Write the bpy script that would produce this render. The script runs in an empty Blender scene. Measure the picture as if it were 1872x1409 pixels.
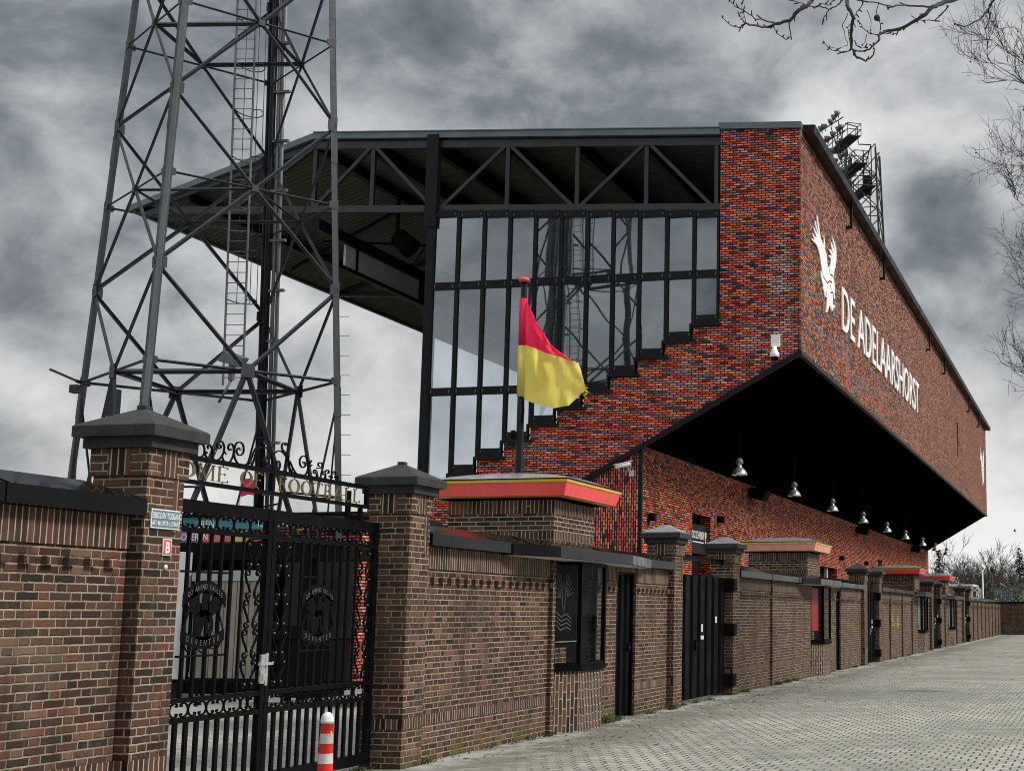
import bpy, math, random
from mathutils import Vector, noise as mnoise
random.seed(7)
R = math.radians
sc = bpy.context.scene
col = sc.collection

# ------------------------------------------------------------------ camera
F, CX, CY, EYE = 2675.0, 1450.0, 704.5, 1.6          # focal length in photo pixels, optical centre, eye height
TH = math.atan(416 / F); PHI = math.atan(557 / F * math.cos(TH))
fw = Vector((-math.sin(PHI) * math.cos(TH), math.cos(PHI) * math.cos(TH), math.sin(TH)))
rt = Vector((math.cos(PHI), math.sin(PHI), 0)); up = rt.cross(fw)
O = Vector((0, 0, EYE))
cd = bpy.data.cameras.new('camera'); cam = bpy.data.objects.new('camera', cd); col.objects.link(cam)
cam.location = O; cam.rotation_euler = (R(90) + TH, 0, PHI)
cd.sensor_width = 36; cd.lens = F / 1872 * 36; cd.shift_x = -(CX - 936) / 1872
cd.clip_start = .1; cd.clip_end = 3000
sc.camera = cam
def ray(x, y): return fw + rt * ((x - CX) / F) - up * ((y - CY) / F)
def onX(x, y, X): d = ray(x, y); return O + d * (X / d.x)
def onY(x, y, Y): d = ray(x, y); return O + d * (Y / d.y)
def onD(x, y, D): return O + ray(x, y) * D

# ------------------------------------------------------------------ materials
class NT:
    def __init__(s, nt): s.t = nt; s.n = nt.nodes; s.l = nt.links
    def set(s, sock, v):
        if isinstance(v, bpy.types.NodeSocket): s.l.new(v, sock)
        elif v is not None: sock.default_value = v
    def m(s, op, a, b=None, c=None, clamp=False):
        n = s.n.new('ShaderNodeMath'); n.operation = op; n.use_clamp = clamp
        for i, v in enumerate((a, b, c)):
            if v is not None: s.set(n.inputs[i], v)
        return n.outputs[0]
    def ss(s, v, a, b, x=0.0, y=1.0):
        n = s.n.new('ShaderNodeMapRange'); n.interpolation_type = 'SMOOTHSTEP'
        for i, w in enumerate((v, a, b, x, y)): s.set(n.inputs[i], w)
        return n.outputs[0]
    def mix(s, f, a, b, mode='MIX'):
        n = s.n.new('ShaderNodeMix'); n.data_type = 'RGBA'; n.blend_type = mode
        s.set(n.inputs[0], f)
        for i, v in ((6, a), (7, b)):
            s.set(n.inputs[i], v if isinstance(v, bpy.types.NodeSocket) else (*v, 1) if len(v) == 3 else v)
        return n.outputs[2]
    def noise(s, vec, scale, detail=4, rough=.55, dist=0, out=0):
        n = s.n.new('ShaderNodeTexNoise'); s.set(n.inputs['Vector'], vec)
        n.inputs['Scale'].default_value = scale; n.inputs['Detail'].default_value = detail
        n.inputs['Roughness'].default_value = rough; n.inputs['Distortion'].default_value = dist
        return n.outputs[out]
    def ramp(s, f, stops, const=False):
        n = s.n.new('ShaderNodeValToRGB'); s.set(n.inputs[0], f); e = n.color_ramp
        if const: e.interpolation = 'CONSTANT'
        while len(e.elements) < len(stops): e.elements.new(.5)
        for el, (p, c) in zip(e.elements, stops): el.position = p; el.color = (*c, 1)
        return n.outputs[0]
    def xyz(s, v):
        n = s.n.new('ShaderNodeSeparateXYZ'); s.set(n.inputs[0], v); return n.outputs
    def comb(s, x, y, z=0.0):
        n = s.n.new('ShaderNodeCombineXYZ')
        for i, v in enumerate((x, y, z)): s.set(n.inputs[i], v)
        return n.outputs[0]
    def white(s, vec, out=0):
        n = s.n.new('ShaderNodeTexWhiteNoise'); n.noise_dimensions = '3D'; s.set(n.inputs['Vector'], vec); return n.outputs[out]
    def coord(s, k): 
        n = s.n.new('ShaderNodeTexCoord'); return n.outputs[k]
    def pos(s): return s.n.new('ShaderNodeNewGeometry').outputs['Position']
    def bump(s, h, dist, strength=1.0):
        n = s.n.new('ShaderNodeBump'); s.set(n.inputs['Height'], h); n.inputs['Distance'].default_value = dist; n.inputs['Strength'].default_value = strength
        return n.outputs[0]

def newmat(name):
    m = bpy.data.materials.new(name); m.use_nodes = True
    t = NT(m.node_tree); b = m.node_tree.nodes['Principled BSDF']
    return m, t, b

def plain(name, c, rough=.6, metal=0.0, vary=.25, scale=6, bump=0.0, spec=.5, dirt=None, streak=False):
    """a painted / cast / metal surface with worn tone variation, fine roughness and slight relief"""
    m, t, b = newmat(name); p = t.pos()
    if streak:
        q = t.xyz(p); v = t.comb(t.m('MULTIPLY', q[0], 3), t.m('MULTIPLY', q[1], 3), t.m('MULTIPLY', q[2], .35))
    else: v = p
    n1 = t.noise(v, scale, 6, .65)
    f = t.ss(n1, .3, .7)
    base = t.mix(f, [x * (1 - vary) for x in c], [min(1, x * (1 + vary)) for x in c])
    if dirt:
        n2 = t.noise(v, scale * .35, 8, .7, .5)
        base = t.mix(t.ss(n2, dirt[1], dirt[1] + .15), base, dirt[0])
    t.set(b.inputs['Base Color'], base)
    t.set(b.inputs['Roughness'], t.ss(t.noise(p, scale * 2.3, 3), .2, .8, max(.02, rough - .12), min(1, rough + .12)))
    b.inputs['Metallic'].default_value = metal; b.inputs['Specular IOR Level'].default_value = spec
    if bump: t.set(b.inputs['Normal'], t.bump(t.noise(p, scale * 8, 5, .7), bump))
    return m

def brick(name, L, Hh, joint, stops, mortar, head=0.0, inner=.0, relief=.006, soft=.004, rag=.004, white=None, moss=False, bloom=False, tone=(.84, 1.16), rough=.85, spec=.25):
    """bricks laid in UV metres; head > 0 alternates stretchers with headers of that length"""
    m, t, b = newmat(name); uv = t.coord('UV'); p = t.pos()
    wob = t.noise(p, 14, 2, .5, 0, 1)
    w = t.xyz(wob)
    s = t.xyz(uv)
    u = t.m('ADD', s[0], t.m('MULTIPLY', t.m('SUBTRACT', w[0], .5), rag * 2))
    v = t.m('ADD', s[1], t.m('MULTIPLY', t.m('SUBTRACT', w[1], .5), rag * 2))
    V = t.m('DIVIDE', v, Hh); row = t.m('FLOOR', V); fv = t.m('FRACT', V)
    P = L + head
    jit = t.m('MULTIPLY', t.m('SUBTRACT', t.white(t.comb(row, 3.3, 1.7)), .5), .12)
    off = t.m('ADD', t.m('MULTIPLY', t.m('FLOORED_MODULO', row, 2), .5), jit)
    U = t.m('ADD', t.m('DIVIDE', u, P), off); k = t.m('FLOOR', U); fu = t.m('FRACT', U)
    if head:
        q = L / P; ish = t.m('GREATER_THAN', fu, q)
        a = t.m('MINIMUM', fu, t.m('SUBTRACT', q, fu)); c = t.m('MINIMUM', t.m('SUBTRACT', fu, q), t.m('SUBTRACT', 1.0, fu))
        du = t.m('MULTIPLY', t.m('ADD', t.m('MULTIPLY', a, t.m('SUBTRACT', 1.0, ish)), t.m('MULTIPLY', c, ish)), P)
        idx = t.m('ADD', t.m('MULTIPLY', k, 2), ish)
    else:
        du = t.m('MULTIPLY', t.m('MINIMUM', fu, t.m('SUBTRACT', 1.0, fu)), P); idx = k
    dv = t.m('MULTIPLY', t.m('MINIMUM', fv, t.m('SUBTRACT', 1.0, fv)), Hh)
    # rounded corners: distance to the joint
    d = t.m('SUBTRACT', t.m('MINIMUM', du, dv), t.m('MULTIPLY', t.m('SUBTRACT', t.noise(p, 60, 3, .6), .5), rag))
    mask = t.ss(d, joint / 2, joint / 2 + soft)
    cell = t.comb(idx, row, .5); rnd = t.white(cell); rnd2 = t.xyz(t.white(t.comb(row, idx, 4.2), 1))
    fine = t.noise(p, 40, 5, .7); broad = t.noise(p, .55, 4, .6)
    tt = t.m('ADD', rnd, t.m('MULTIPLY', t.m('SUBTRACT', broad, .5), .38))
    if inner:
        tt = t.m('ADD', tt, t.m('MULTIPLY', t.m('MULTIPLY', t.m('SUBTRACT', fu, .5), t.m('SUBTRACT', rnd2[0], .35)), inner))
    tt = t.m('ADD', tt, t.m('MULTIPLY', t.m('SUBTRACT', fine, .5), .25), clamp=True)
    c = t.ramp(tt, stops)
    val = t.ss(rnd2[1], 0, 1, tone[0], tone[1])
    c = t.mix(1.0, c, t.comb(val, val, val), 'MULTIPLY')
    spk = t.ss(t.noise(p, 120, 2, .5), .60, .74)
    c = t.mix(t.m('MULTIPLY', spk, .35), c, (.02, .015, .013))
    if white:                                   # lime bloom: (centre, radius, amount)
        for ctr, rad, amt in white:
            vm = t.n.new('ShaderNodeVectorMath'); vm.operation = 'SUBTRACT'; t.set(vm.inputs[0], p); vm.inputs[1].default_value = ctr
            vd = t.n.new('ShaderNodeVectorMath'); vd.operation = 'DIVIDE'; t.l.new(vm.outputs[0], vd.inputs[0]); vd.inputs[1].default_value = rad
            vl = t.n.new('ShaderNodeVectorMath'); vl.operation = 'LENGTH'; t.l.new(vd.outputs[0], vl.inputs[0])
            f = t.m('MULTIPLY', t.ss(vl.outputs['Value'], 1.0, .2), t.ss(t.m('ADD', t.m('MULTIPLY', rnd2[2], .6), t.m('MULTIPLY', t.noise(p, 9, 5, .7), .6)), .5, .75))
            c = t.mix(t.m('MULTIPLY', f, amt), c, (.62, .56, .54))
    if not bloom:                                # rain streaks and slow shifts of tone down the facing
        q = t.xyz(p); sv_ = t.comb(t.m('MULTIPLY', q[0], 1.6), t.m('MULTIPLY', q[1], 1.6), t.m('MULTIPLY', q[2], .16))
        c = t.mix(t.m('MULTIPLY', t.ss(t.noise(sv_, 1.0, 6, .65, .4), .5, .7), .34), c, (.05, .03, .028))
        c = t.mix(t.m('MULTIPLY', t.ss(t.noise(sv_, 1.7, 6, .7, .2), .58, .74), .16), c, (.6, .5, .46))
    mo = t.mix(t.ss(t.noise(p, 3, 5), .35, .7), mortar, [x * .62 for x in mortar])
    c = t.mix(mask, mo, c)
    if bloom:                                    # lime bloom and worn faces, and damp dark patches
        f = t.m('MULTIPLY', t.ss(t.noise(p, .9, 6, .62, .4), .46, .66), t.ss(t.noise(p, 22, 5, .75), .42, .7))
        c = t.mix(t.m('MULTIPLY', f, .36), c, (.2, .145, .105))
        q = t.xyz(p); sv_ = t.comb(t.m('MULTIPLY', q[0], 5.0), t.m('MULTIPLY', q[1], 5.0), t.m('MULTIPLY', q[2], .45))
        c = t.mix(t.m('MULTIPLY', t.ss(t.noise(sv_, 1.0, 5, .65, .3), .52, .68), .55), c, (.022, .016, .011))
        c = t.mix(t.m('MULTIPLY', t.ss(t.noise(p, .7, 5, .6, .3), .54, .7), .5), c, (.03, .02, .016))
    st = t.ss(t.noise(p, 1.3, 6, .65, .6), .58, .72)      # old soot and lime
    c = t.mix(t.m('MULTIPLY', st, .35), c, [x * .4 for x in mortar])
    if moss:
        z = t.xyz(p)[2]
        g = t.m('MULTIPLY', t.ss(z, .30, .02), t.ss(t.noise(p, 2.2, 6, .7), .47, .62))
        c = t.mix(t.m('MULTIPLY', g, .75), c, (.085, .085, .012))
    t.set(b.inputs['Base Color'], c); b.inputs['Specular IOR Level'].default_value = spec
    b.inputs['Roughness'].default_value = rough
    hgt = t.m('ADD', mask, t.m('ADD', t.m('MULTIPLY', fine, .35), t.m('MULTIPLY', rnd2[1], .2)))
    t.set(b.inputs['Normal'], t.bump(hgt, relief))
    return m

OLD = [(0, (.018, .0105, .0085)), (.2, (.036, .018, .013)), (.5, (.064, .029, .0195)), (.78, (.097, .041, .0275)), (.94, (.125, .047, .030)), (1, (.135, .076, .05))]
RED = [(0, (.08, .026, .029)), (.09, (.15, .04, .042)), (.2, (.42, .08, .06)), (.5, (.62, .125, .078)), (.8, (.74, .195, .118)), (1, (.8, .36, .26))]
LOWR = [(0, (.07, .024, .027)), (.11, (.12, .034, .036)), (.24, (.34, .066, .05)), (.5, (.5, .1, .062)), (.8, (.62, .16, .095)), (1, (.7, .3, .21))]
LONG = [(0, (.075, .036, .028)), (.18, (.14, .056, .04)), (.36, (.32, .115, .07)), (.72, (.5, .205, .122)), (1, (.66, .34, .22))]
M = {}
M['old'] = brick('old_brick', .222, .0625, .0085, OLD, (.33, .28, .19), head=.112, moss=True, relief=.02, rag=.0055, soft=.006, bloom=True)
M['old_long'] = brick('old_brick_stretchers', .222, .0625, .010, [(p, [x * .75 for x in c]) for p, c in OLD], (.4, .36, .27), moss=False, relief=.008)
M['old_row'] = brick('old_brick_on_end', 7.0, .0625, .0085, [(p, [x * .85 for x in c]) for p, c in OLD], (.4, .36, .26), moss=False, relief=.008)
M['red'] = brick('red_facing_brick', .226, .0735, .027, RED, (.010, .007, .007), inner=.4, relief=.012, soft=.003, rag=.003,
                 white=[((-9.0, 41.95, 11.2), (.5, 1, 2.6), .85), ((-9.3, 41.95, 9.7), (1.6, 1, .8), .5), ((-12.0, 41.95, 8.6), (1.2, 1, .9), .35), ((-16.5, 41.95, 6.4), (1.2, 1, .8), .4)], tone=(.86, 1.2))
M['red_long'] = brick('red_facing_brick_street', .226, .0735, .030, LONG, (.012, .009, .008), inner=.35, relief=.012, soft=.003, rag=.003, tone=(.86, 1.18))
M['red_low'] = brick('red_facing_brick_lower',  .226, .0735, .026, [(p, (min(1, c[0] * 1.15), c[1] * 1.22, c[2] * .95)) for p, c in LOWR], (.009, .007, .006), inner=.4, relief=.012, soft=.003, rag=.003)
M['pink'] = brick('pale_brick', .22, .065, .012, [(0, (.2, .12, .1)), (1, (.34, .22, .18))], (.3, .27, .24))
M['cap'] = plain('dark_cap_concrete', (.02, .0205, .0215), .88, vary=.3, scale=5, bump=.012, dirt=((.085, .088, .09), .62))
M['capl'] = plain('weathered_cap_concrete', (.16, .165, .175), .8, vary=.25, scale=7, bump=.008, dirt=((.06, .06, .062), .6))
M['coping'] = plain('black_coping_sheet', (.004, .004, .0045), .10, vary=.3, scale=1.5, spec=.09, dirt=((.016, .017, .018), .68))
M['iron'] = plain('black_wrought_iron', (.004, .004, .0045), .4, vary=.3, scale=9, bump=.001, spec=.04)
M['door'] = plain('black_sheet_steel', (.0035, .0035, .004), .42, vary=.3, scale=2, spec=.02, dirt=((.007, .007, .007), .7))
M['gold'] = plain('gold_paint', (.17, .125, .05), .4, metal=.5, vary=.3, scale=12)
M['tower'] = plain('grey_galvanised_steel', (.021, .026, .032), .5, metal=.05, spec=.3, vary=.22, scale=2, streak=True, dirt=((.05, .055, .06), .64))
M['tower_light'] = plain('bright_galvanised_steel', (.105, .114, .124), .42, metal=.2, vary=.2, scale=2, streak=True)
M['frame'] = plain('anthracite_steel', (.0065, .008, .010), .42, vary=.25, scale=1.5, spec=.15)
M['truss'] = plain('blue_grey_steel', (.011, .014, .018), .45, vary=.25, scale=1.2)
M['fascia'] = plain('zinc_fascia', (.105, .132, .143), .42, metal=.3, vary=.12, scale=1.2)
M['deck'] = plain('roof_sheet', (.085, .083, .072), .6, vary=.2, scale=1.0)
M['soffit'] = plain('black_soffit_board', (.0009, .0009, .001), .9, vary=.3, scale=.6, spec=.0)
M['black'] = plain('matt_black', (.003, .003, .003), .8, vary=.3, spec=.1)
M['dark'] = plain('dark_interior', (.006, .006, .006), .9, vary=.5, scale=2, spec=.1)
M['concrete'] = plain('pale_concrete', (.3, .3, .29), .85, vary=.2, scale=2, bump=.003)
M['red_paint'] = plain('red_fascia_paint', (.8, .085, .075), .38, vary=.09, scale=1.5, streak=True, dirt=((.6, .06, .055), .66))
M['faded_red'] = plain('faded_red_fascia_paint', (.72, .3, .25), .5, vary=.12, scale=1.5, streak=True, dirt=((.78, .5, .44), .6))
M['yellow_paint'] = plain('yellow_trim_paint', (.68, .46, .03), .4, vary=.1, scale=3)
M['zinc'] = plain('zinc_dome', (.3, .315, .335), .32, metal=.55, vary=.18, scale=2.2, dirt=((.42, .43, .45), .6))
M['white'] = plain('white_paint', (.78, .78, .76), .45, vary=.08, scale=3)
M['lamp'] = plain('spun_aluminium', (.62, .62, .6), .3, metal=.8, vary=.15, scale=9)
M['lampcap'] = plain('lamp_ballast_grey', (.12, .12, .12), .5, vary=.2)
M['offwhite'] = plain('off_white_enamel', (.55, .55, .53), .5, vary=.12, scale=7, bump=.001)
M['kiosk'] = plain('beige_slats', (.2, .185, .15), .7, vary=.15, scale=3)
M['cabinet'] = plain('pale_grey_cabinet', (.3, .32, .325), .55, vary=.12, scale=2)
M['teal'] = plain('teal_signboard', (.035, .2, .25), .5, vary=.1, scale=2)
M['navy'] = plain('navy_signboard', (.02, .03, .06), .5, vary=.1, scale=2)
M['rose'] = plain('rainbow_rose', (.5, .12, .12), .6, vary=.1); M['green'] = plain('rainbow_green', (.09, .28, .14), .6, vary=.1)
M['violet'] = plain('rainbow_violet', (.22, .1, .24), .6, vary=.1); M['lime'] = plain('rainbow_lime', (.45, .42, .1), .6, vary=.1)
M['sign_blue'] = plain('blue_enamel', (.1, .16, .21), .35, vary=.15, scale=12); M['sign_white'] = plain('white_enamel', (.6, .63, .63), .35, vary=.15, scale=20)
M['sign_red'] = plain('red_enamel', (.55, .07, .06), .4, vary=.15, scale=20)
M['banner'] = plain('black_banner', (.009, .0105, .008), .5, vary=.2, scale=3, spec=.1)
M['yellow_spray'] = plain('yellow_spray_paint', (.36, .31, .04), .7, vary=.3, scale=9)
M['chalk'] = plain('chalk_grey_print', (.075, .077, .077), .7, vary=.4, scale=14)
M['poster_red'] = plain('red_poster', (.32, .012, .015), .5, vary=.15); M['poster_grey'] = plain('grey_blind', (.2, .22, .21), .6, vary=.15)
M['seat'] = plain('cream_seat_shell', (.72, .68, .55), .4, vary=.1)
M['rust'] = plain('rusty_brick_roof', (.16, .07, .05), .8, vary=.2)
M['bark'] = plain('plane_bark', (.05, .045, .038), .9, vary=.35, scale=5, bump=.01)
M['twig'] = plain('grey_brown_twig', (.035, .033, .033), .9, vary=.3, scale=3)
M['fartwig'] = plain('winter_twig', (.045, .04, .033), .95, vary=.35, scale=.5)
M['fruit'] = plain('plane_fruit', (.03, .022, .016), .95, vary=.3, scale=60, bump=.003)
M['conifer'] = plain('conifer_needles', (.02, .032, .028), .9, vary=.4, scale=1.5)
M['ivy'] = plain('evergreen_leaf', (.028, .05, .014), .7, vary=.5, scale=2)
M['wood'] = plain('brushwood', (.06, .048, .03), .95, vary=.4, scale=.35)
M['grass'] = plain('weed_green', (.05, .072, .015), .8, vary=.4, scale=5)
M['leaf'] = plain('dead_leaf', (.05, .03, .017), .85, vary=.5, scale=9)
M['paper'] = plain('litter_white', (.55, .55, .52), .7, vary=.1)
M['bird'] = plain('bird_grey', (.06, .06, .065), .8)

def mk_flag(name, c):
    m, t, b = newmat(name); p = t.pos()
    f = t.ss(t.noise(p, 2.5, 5, .6), .3, .7)
    t.set(b.inputs['Base Color'], t.mix(f, [x * .88 for x in c], c))
    b.inputs['Roughness'].default_value = .7; b.inputs['Specular IOR Level'].default_value = .2
    w = t.n.new('ShaderNodeTexWave'); t.set(w.inputs['Vector'], p); w.inputs['Scale'].default_value = 60
    t.set(b.inputs['Normal'], t.bump(t.m('ADD', t.noise(p, 9, 4), t.m('MULTIPLY', w.outputs['Fac'], .05)), .012))
    tr = t.n.new('ShaderNodeBsdfTranslucent'); tr.inputs[0].default_value = (*c, 1)
    mx = t.n.new('ShaderNodeMixShader'); mx.inputs[0].default_value = .38
    t.l.new(b.outputs[0], mx.inputs[1]); t.l.new(tr.outputs[0], mx.inputs[2])
    t.l.new(mx.outputs[0], t.n['Material Output'].inputs[0]); return m
M['flag_red'] = mk_flag('red_flag_cloth', (.92, .04, .115)); M['flag_yellow'] = mk_flag('yellow_flag_cloth', (.88, .75, .17))

def mk_bollard():
    m, t, b = newmat('red_white_bollard_paint'); p = t.pos(); z = t.xyz(p)[2]
    band = t.m('GREATER_THAN', t.m('FRACT', t.m('DIVIDE', t.m('SUBTRACT', z, .012), .175)), .5)
    top = t.m('GREATER_THAN', z, .635)
    red = t.m('MULTIPLY', t.m('SUBTRACT', 1.0, band), t.m('SUBTRACT', 1.0, top))
    chip = t.ss(t.noise(p, 38, 4, .6), .66, .7)
    c = t.mix(red, (.66, .64, .6), (.72, .015, .02))
    c = t.mix(t.m('MULTIPLY', chip, red), c, (.6, .57, .52))
    sc_ = t.ss(t.noise(p, 21, 6, .7, 1.2), .66, .71)
    c = t.mix(t.m('MULTIPLY', sc_, .6), c, (.14, .1, .08))
    t.set(b.inputs['Base Color'], c); b.inputs['Roughness'].default_value = .4
    t.set(b.inputs['Normal'], t.bump(t.noise(p, 50, 4), .002)); return m
M['bollard'] = mk_bollard()

def mk_glass(name, base, k, tint, wave, film):
    m, t, b = newmat(name); n = t.n
    gl = n.new('ShaderNodeBsdfGlossy'); gl.inputs['Roughness'].default_value = .02; gl.inputs['Color'].default_value = (.8, .88, .95, 1)
    tp = n.new('ShaderNodeBsdfTransparent'); tp.inputs['Color'].default_value = (*tint, 1)
    p = t.pos(); bp = t.bump(t.noise(p, .8, 1, .3), wave)
    t.l.new(bp, gl.inputs['Normal'])
    fr = n.new('ShaderNodeFresnel'); fr.inputs['IOR'].default_value = 1.6; 
    f = t.m('ADD', t.m('MULTIPLY', fr.outputs[0], k), base, clamp=True)
    mx = n.new('ShaderNodeMixShader'); t.l.new(f, mx.inputs[0]); t.l.new(tp.outputs[0], mx.inputs[1]); t.l.new(gl.outputs[0], mx.inputs[2])
    df = n.new('ShaderNodeBsdfDiffuse'); df.inputs['Color'].default_value = (.2, .22, .24, 1)
    mx2 = n.new('ShaderNodeMixShader'); t.set(mx2.inputs[0], t.ss(t.noise(p, .6, 3, .5), .3, .8, film * .5, film))
    t.l.new(mx.outputs[0], mx2.inputs[1]); t.l.new(df.outputs[0], mx2.inputs[2])
    t.l.new(mx2.outputs[0], n['Material Output'].inputs[0]); return m
M['glass'] = mk_glass('window_glass', .23, .9, (.76, .82, .88), .005, .14)
M['bay_glass'] = mk_glass('ticket_window_glass', .0, .10, (.9, .93, .91), .0, .0)

def mk_paving(name, base, dark, bx, by, joint, patch=True):
    m, t, b = newmat(name); p = t.pos(); s = t.xyz(p)
    w = t.xyz(t.noise(p, 1.7, 3, .5, 0, 1)); w2 = t.xyz(t.noise(p, 25, 2, .5, 0, 1))
    x = t.m('ADD', s[0], t.m('ADD', t.m('MULTIPLY', t.m('SUBTRACT', w[0], .5), .05), t.m('MULTIPLY', t.m('SUBTRACT', w2[0], .5), .01)))
    y = t.m('ADD', s[1], t.m('MULTIPLY', t.m('SUBTRACT', w[1], .5), .07))
    V = t.m('DIVIDE', y, by); row = t.m('FLOOR', V); fv = t.m('FRACT', V)
    U = t.m('ADD', t.m('DIVIDE', x, bx), t.m('MULTIPLY', t.m('FLOORED_MODULO', row, 2), .5)); k = t.m('FLOOR', U); fu = t.m('FRACT', U)
    du = t.m('MULTIPLY', t.m('MINIMUM', fu, t.m('SUBTRACT', 1.0, fu)), bx)
    dv = t.m('MULTIPLY', t.m('MINIMUM', fv, t.m('SUBTRACT', 1.0, fv)), by)
    big = t.noise(p, .33, 7, .65, .4); mid = t.noise(p, 2.4, 6, .7); fine = t.noise(p, 45, 4, .7)
    # joints filled with sand in patches
    fill = t.ss(t.m('ADD', t.m('MULTIPLY', big, .7), t.m('MULTIPLY', mid, .3)), .48, .62)
    edge = t.ss(s[0], -5.2, -6.6)                  # sandy strip along the wall
    fill = t.m('MAXIMUM', fill, edge) if patch else fill
    d = t.m('MINIMUM', du, t.m('MULTIPLY', dv, 1.6))
    j = t.m('MULTIPLY', t.ss(d, joint * .75, joint * .3), t.m('SUBTRACT', 1.0, t.m('MULTIPLY', fill, .85)))
    rnd = t.white(t.comb(k, row, 2.2))
    c = t.mix(t.ss(rnd, 0, 1), [q * .82 for q in base], [q * 1.14 for q in base])
    c = t.mix(t.ss(big, .38, .66), c, [q * .58 for q in base])
    wide = t.noise(t.comb(t.m('MULTIPLY', s[0], .5), t.m('MULTIPLY', s[1], .12), 1.1), 1.2, 5, .6, .4); c = t.mix(t.m('MULTIPLY', t.ss(wide, .5, .66), .4), c, [q * .5 for q in base])
    bl = t.ss(t.noise(p, 6.0, 5, .75), .62, .7); c = t.mix(t.m('MULTIPLY', bl, .4), c, [min(1, q * 1.7) for q in base])
    c = t.mix(t.m('MULTIPLY', t.ss(mid, .45, .75), .45), c, (base[0] * 1.25, base[1] * 1.25, base[2] * 1.2))
    if patch:
        c = t.mix(t.m('MULTIPLY', t.m('MULTIPLY', edge, t.ss(mid, .25, .6)), .75), c, (.105, .1, .075))
        wht = t.m('MULTIPLY', t.ss(t.m('ADD', s[0], t.m('MULTIPLY', mid, .5)), -6.3, -6.85), t.ss(t.noise(p, .8, 6, .7), .42, .56))
        c = t.mix(t.m('MULTIPLY', wht, .7), c, (.42, .42, .4))
        spill = t.ss(t.noise(t.comb(t.m('MULTIPLY', s[0], 1.0), t.m('MULTIPLY', s[1], .6), 7.7), 1.9, 7, .75, .8), .66, .72)
        c = t.mix(t.m('MULTIPLY', spill, .5), c, (.5, .5, .47))
    c = t.mix(t.m('MULTIPLY', t.ss(fine, .55, .8), .4), c, [q * .55 for q in base])
    if patch:                                       # sunken dirty spot and brown grit near the wall
        dx = t.m('DIVIDE', t.m('ADD', s[0], 3.7), .75); dy = t.m('DIVIDE', t.m('SUBTRACT', s[1], 31.2), .6)
        rr = t.m('ADD', t.m('ADD', t.m('MULTIPLY', dx, dx), t.m('MULTIPLY', dy, dy)), t.m('MULTIPLY', t.m('SUBTRACT', mid, .5), 1.6))
        c = t.mix(t.ss(rr, .9, .1, 0, .45), c, (.05, .047, .036))
        gr = t.m('MULTIPLY', t.ss(t.m('ADD', s[0], t.m('MULTIPLY', big, 1.5)), -4.2, -6.0), t.ss(t.noise(p, 3.3, 7, .75, .5), .5, .64)); c = t.mix(t.m('MULTIPLY', gr, .6), c, (.075, .062, .042))
    c = t.mix(j, c, dark)
    t.set(b.inputs['Base Color'], c)
    t.set(b.inputs['Roughness'], t.ss(big, .3, .7, .62, .85)); b.inputs['Specular IOR Level'].default_value = .3
    h = t.m('ADD', t.m('MULTIPLY', t.m('SUBTRACT', 1.0, j), 1.0), t.m('ADD', t.m('MULTIPLY', fine, .25), t.m('MULTIPLY', rnd, .25)))
    t.set(b.inputs['Normal'], t.bump(h, .008)); return m
M['street'] = mk_paving('street_pavers', (.31, .307, .262), (.013, .012, .008), .172, .21, .0195)
M['yard'] = mk_paving('yard_pavers', (.33, .325, .29), (.06, .055, .04), .22, .11, .012, False)
def mk_ground():
    m, t, b = newmat('rough_ground'); p = t.pos()
    c = t.ramp(t.noise(p, .2, 8, .7), [(.3, (.035, .04, .016)), (.5, (.06, .062, .03)), (.7, (.1, .09, .06))])
    t.set(b.inputs['Base Color'], c); b.inputs['Roughness'].default_value = .95
    t.set(b.inputs['Normal'], t.bump(t.noise(p, 6, 6, .7), .05)); return m
M['ground'] = mk_ground()

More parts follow.
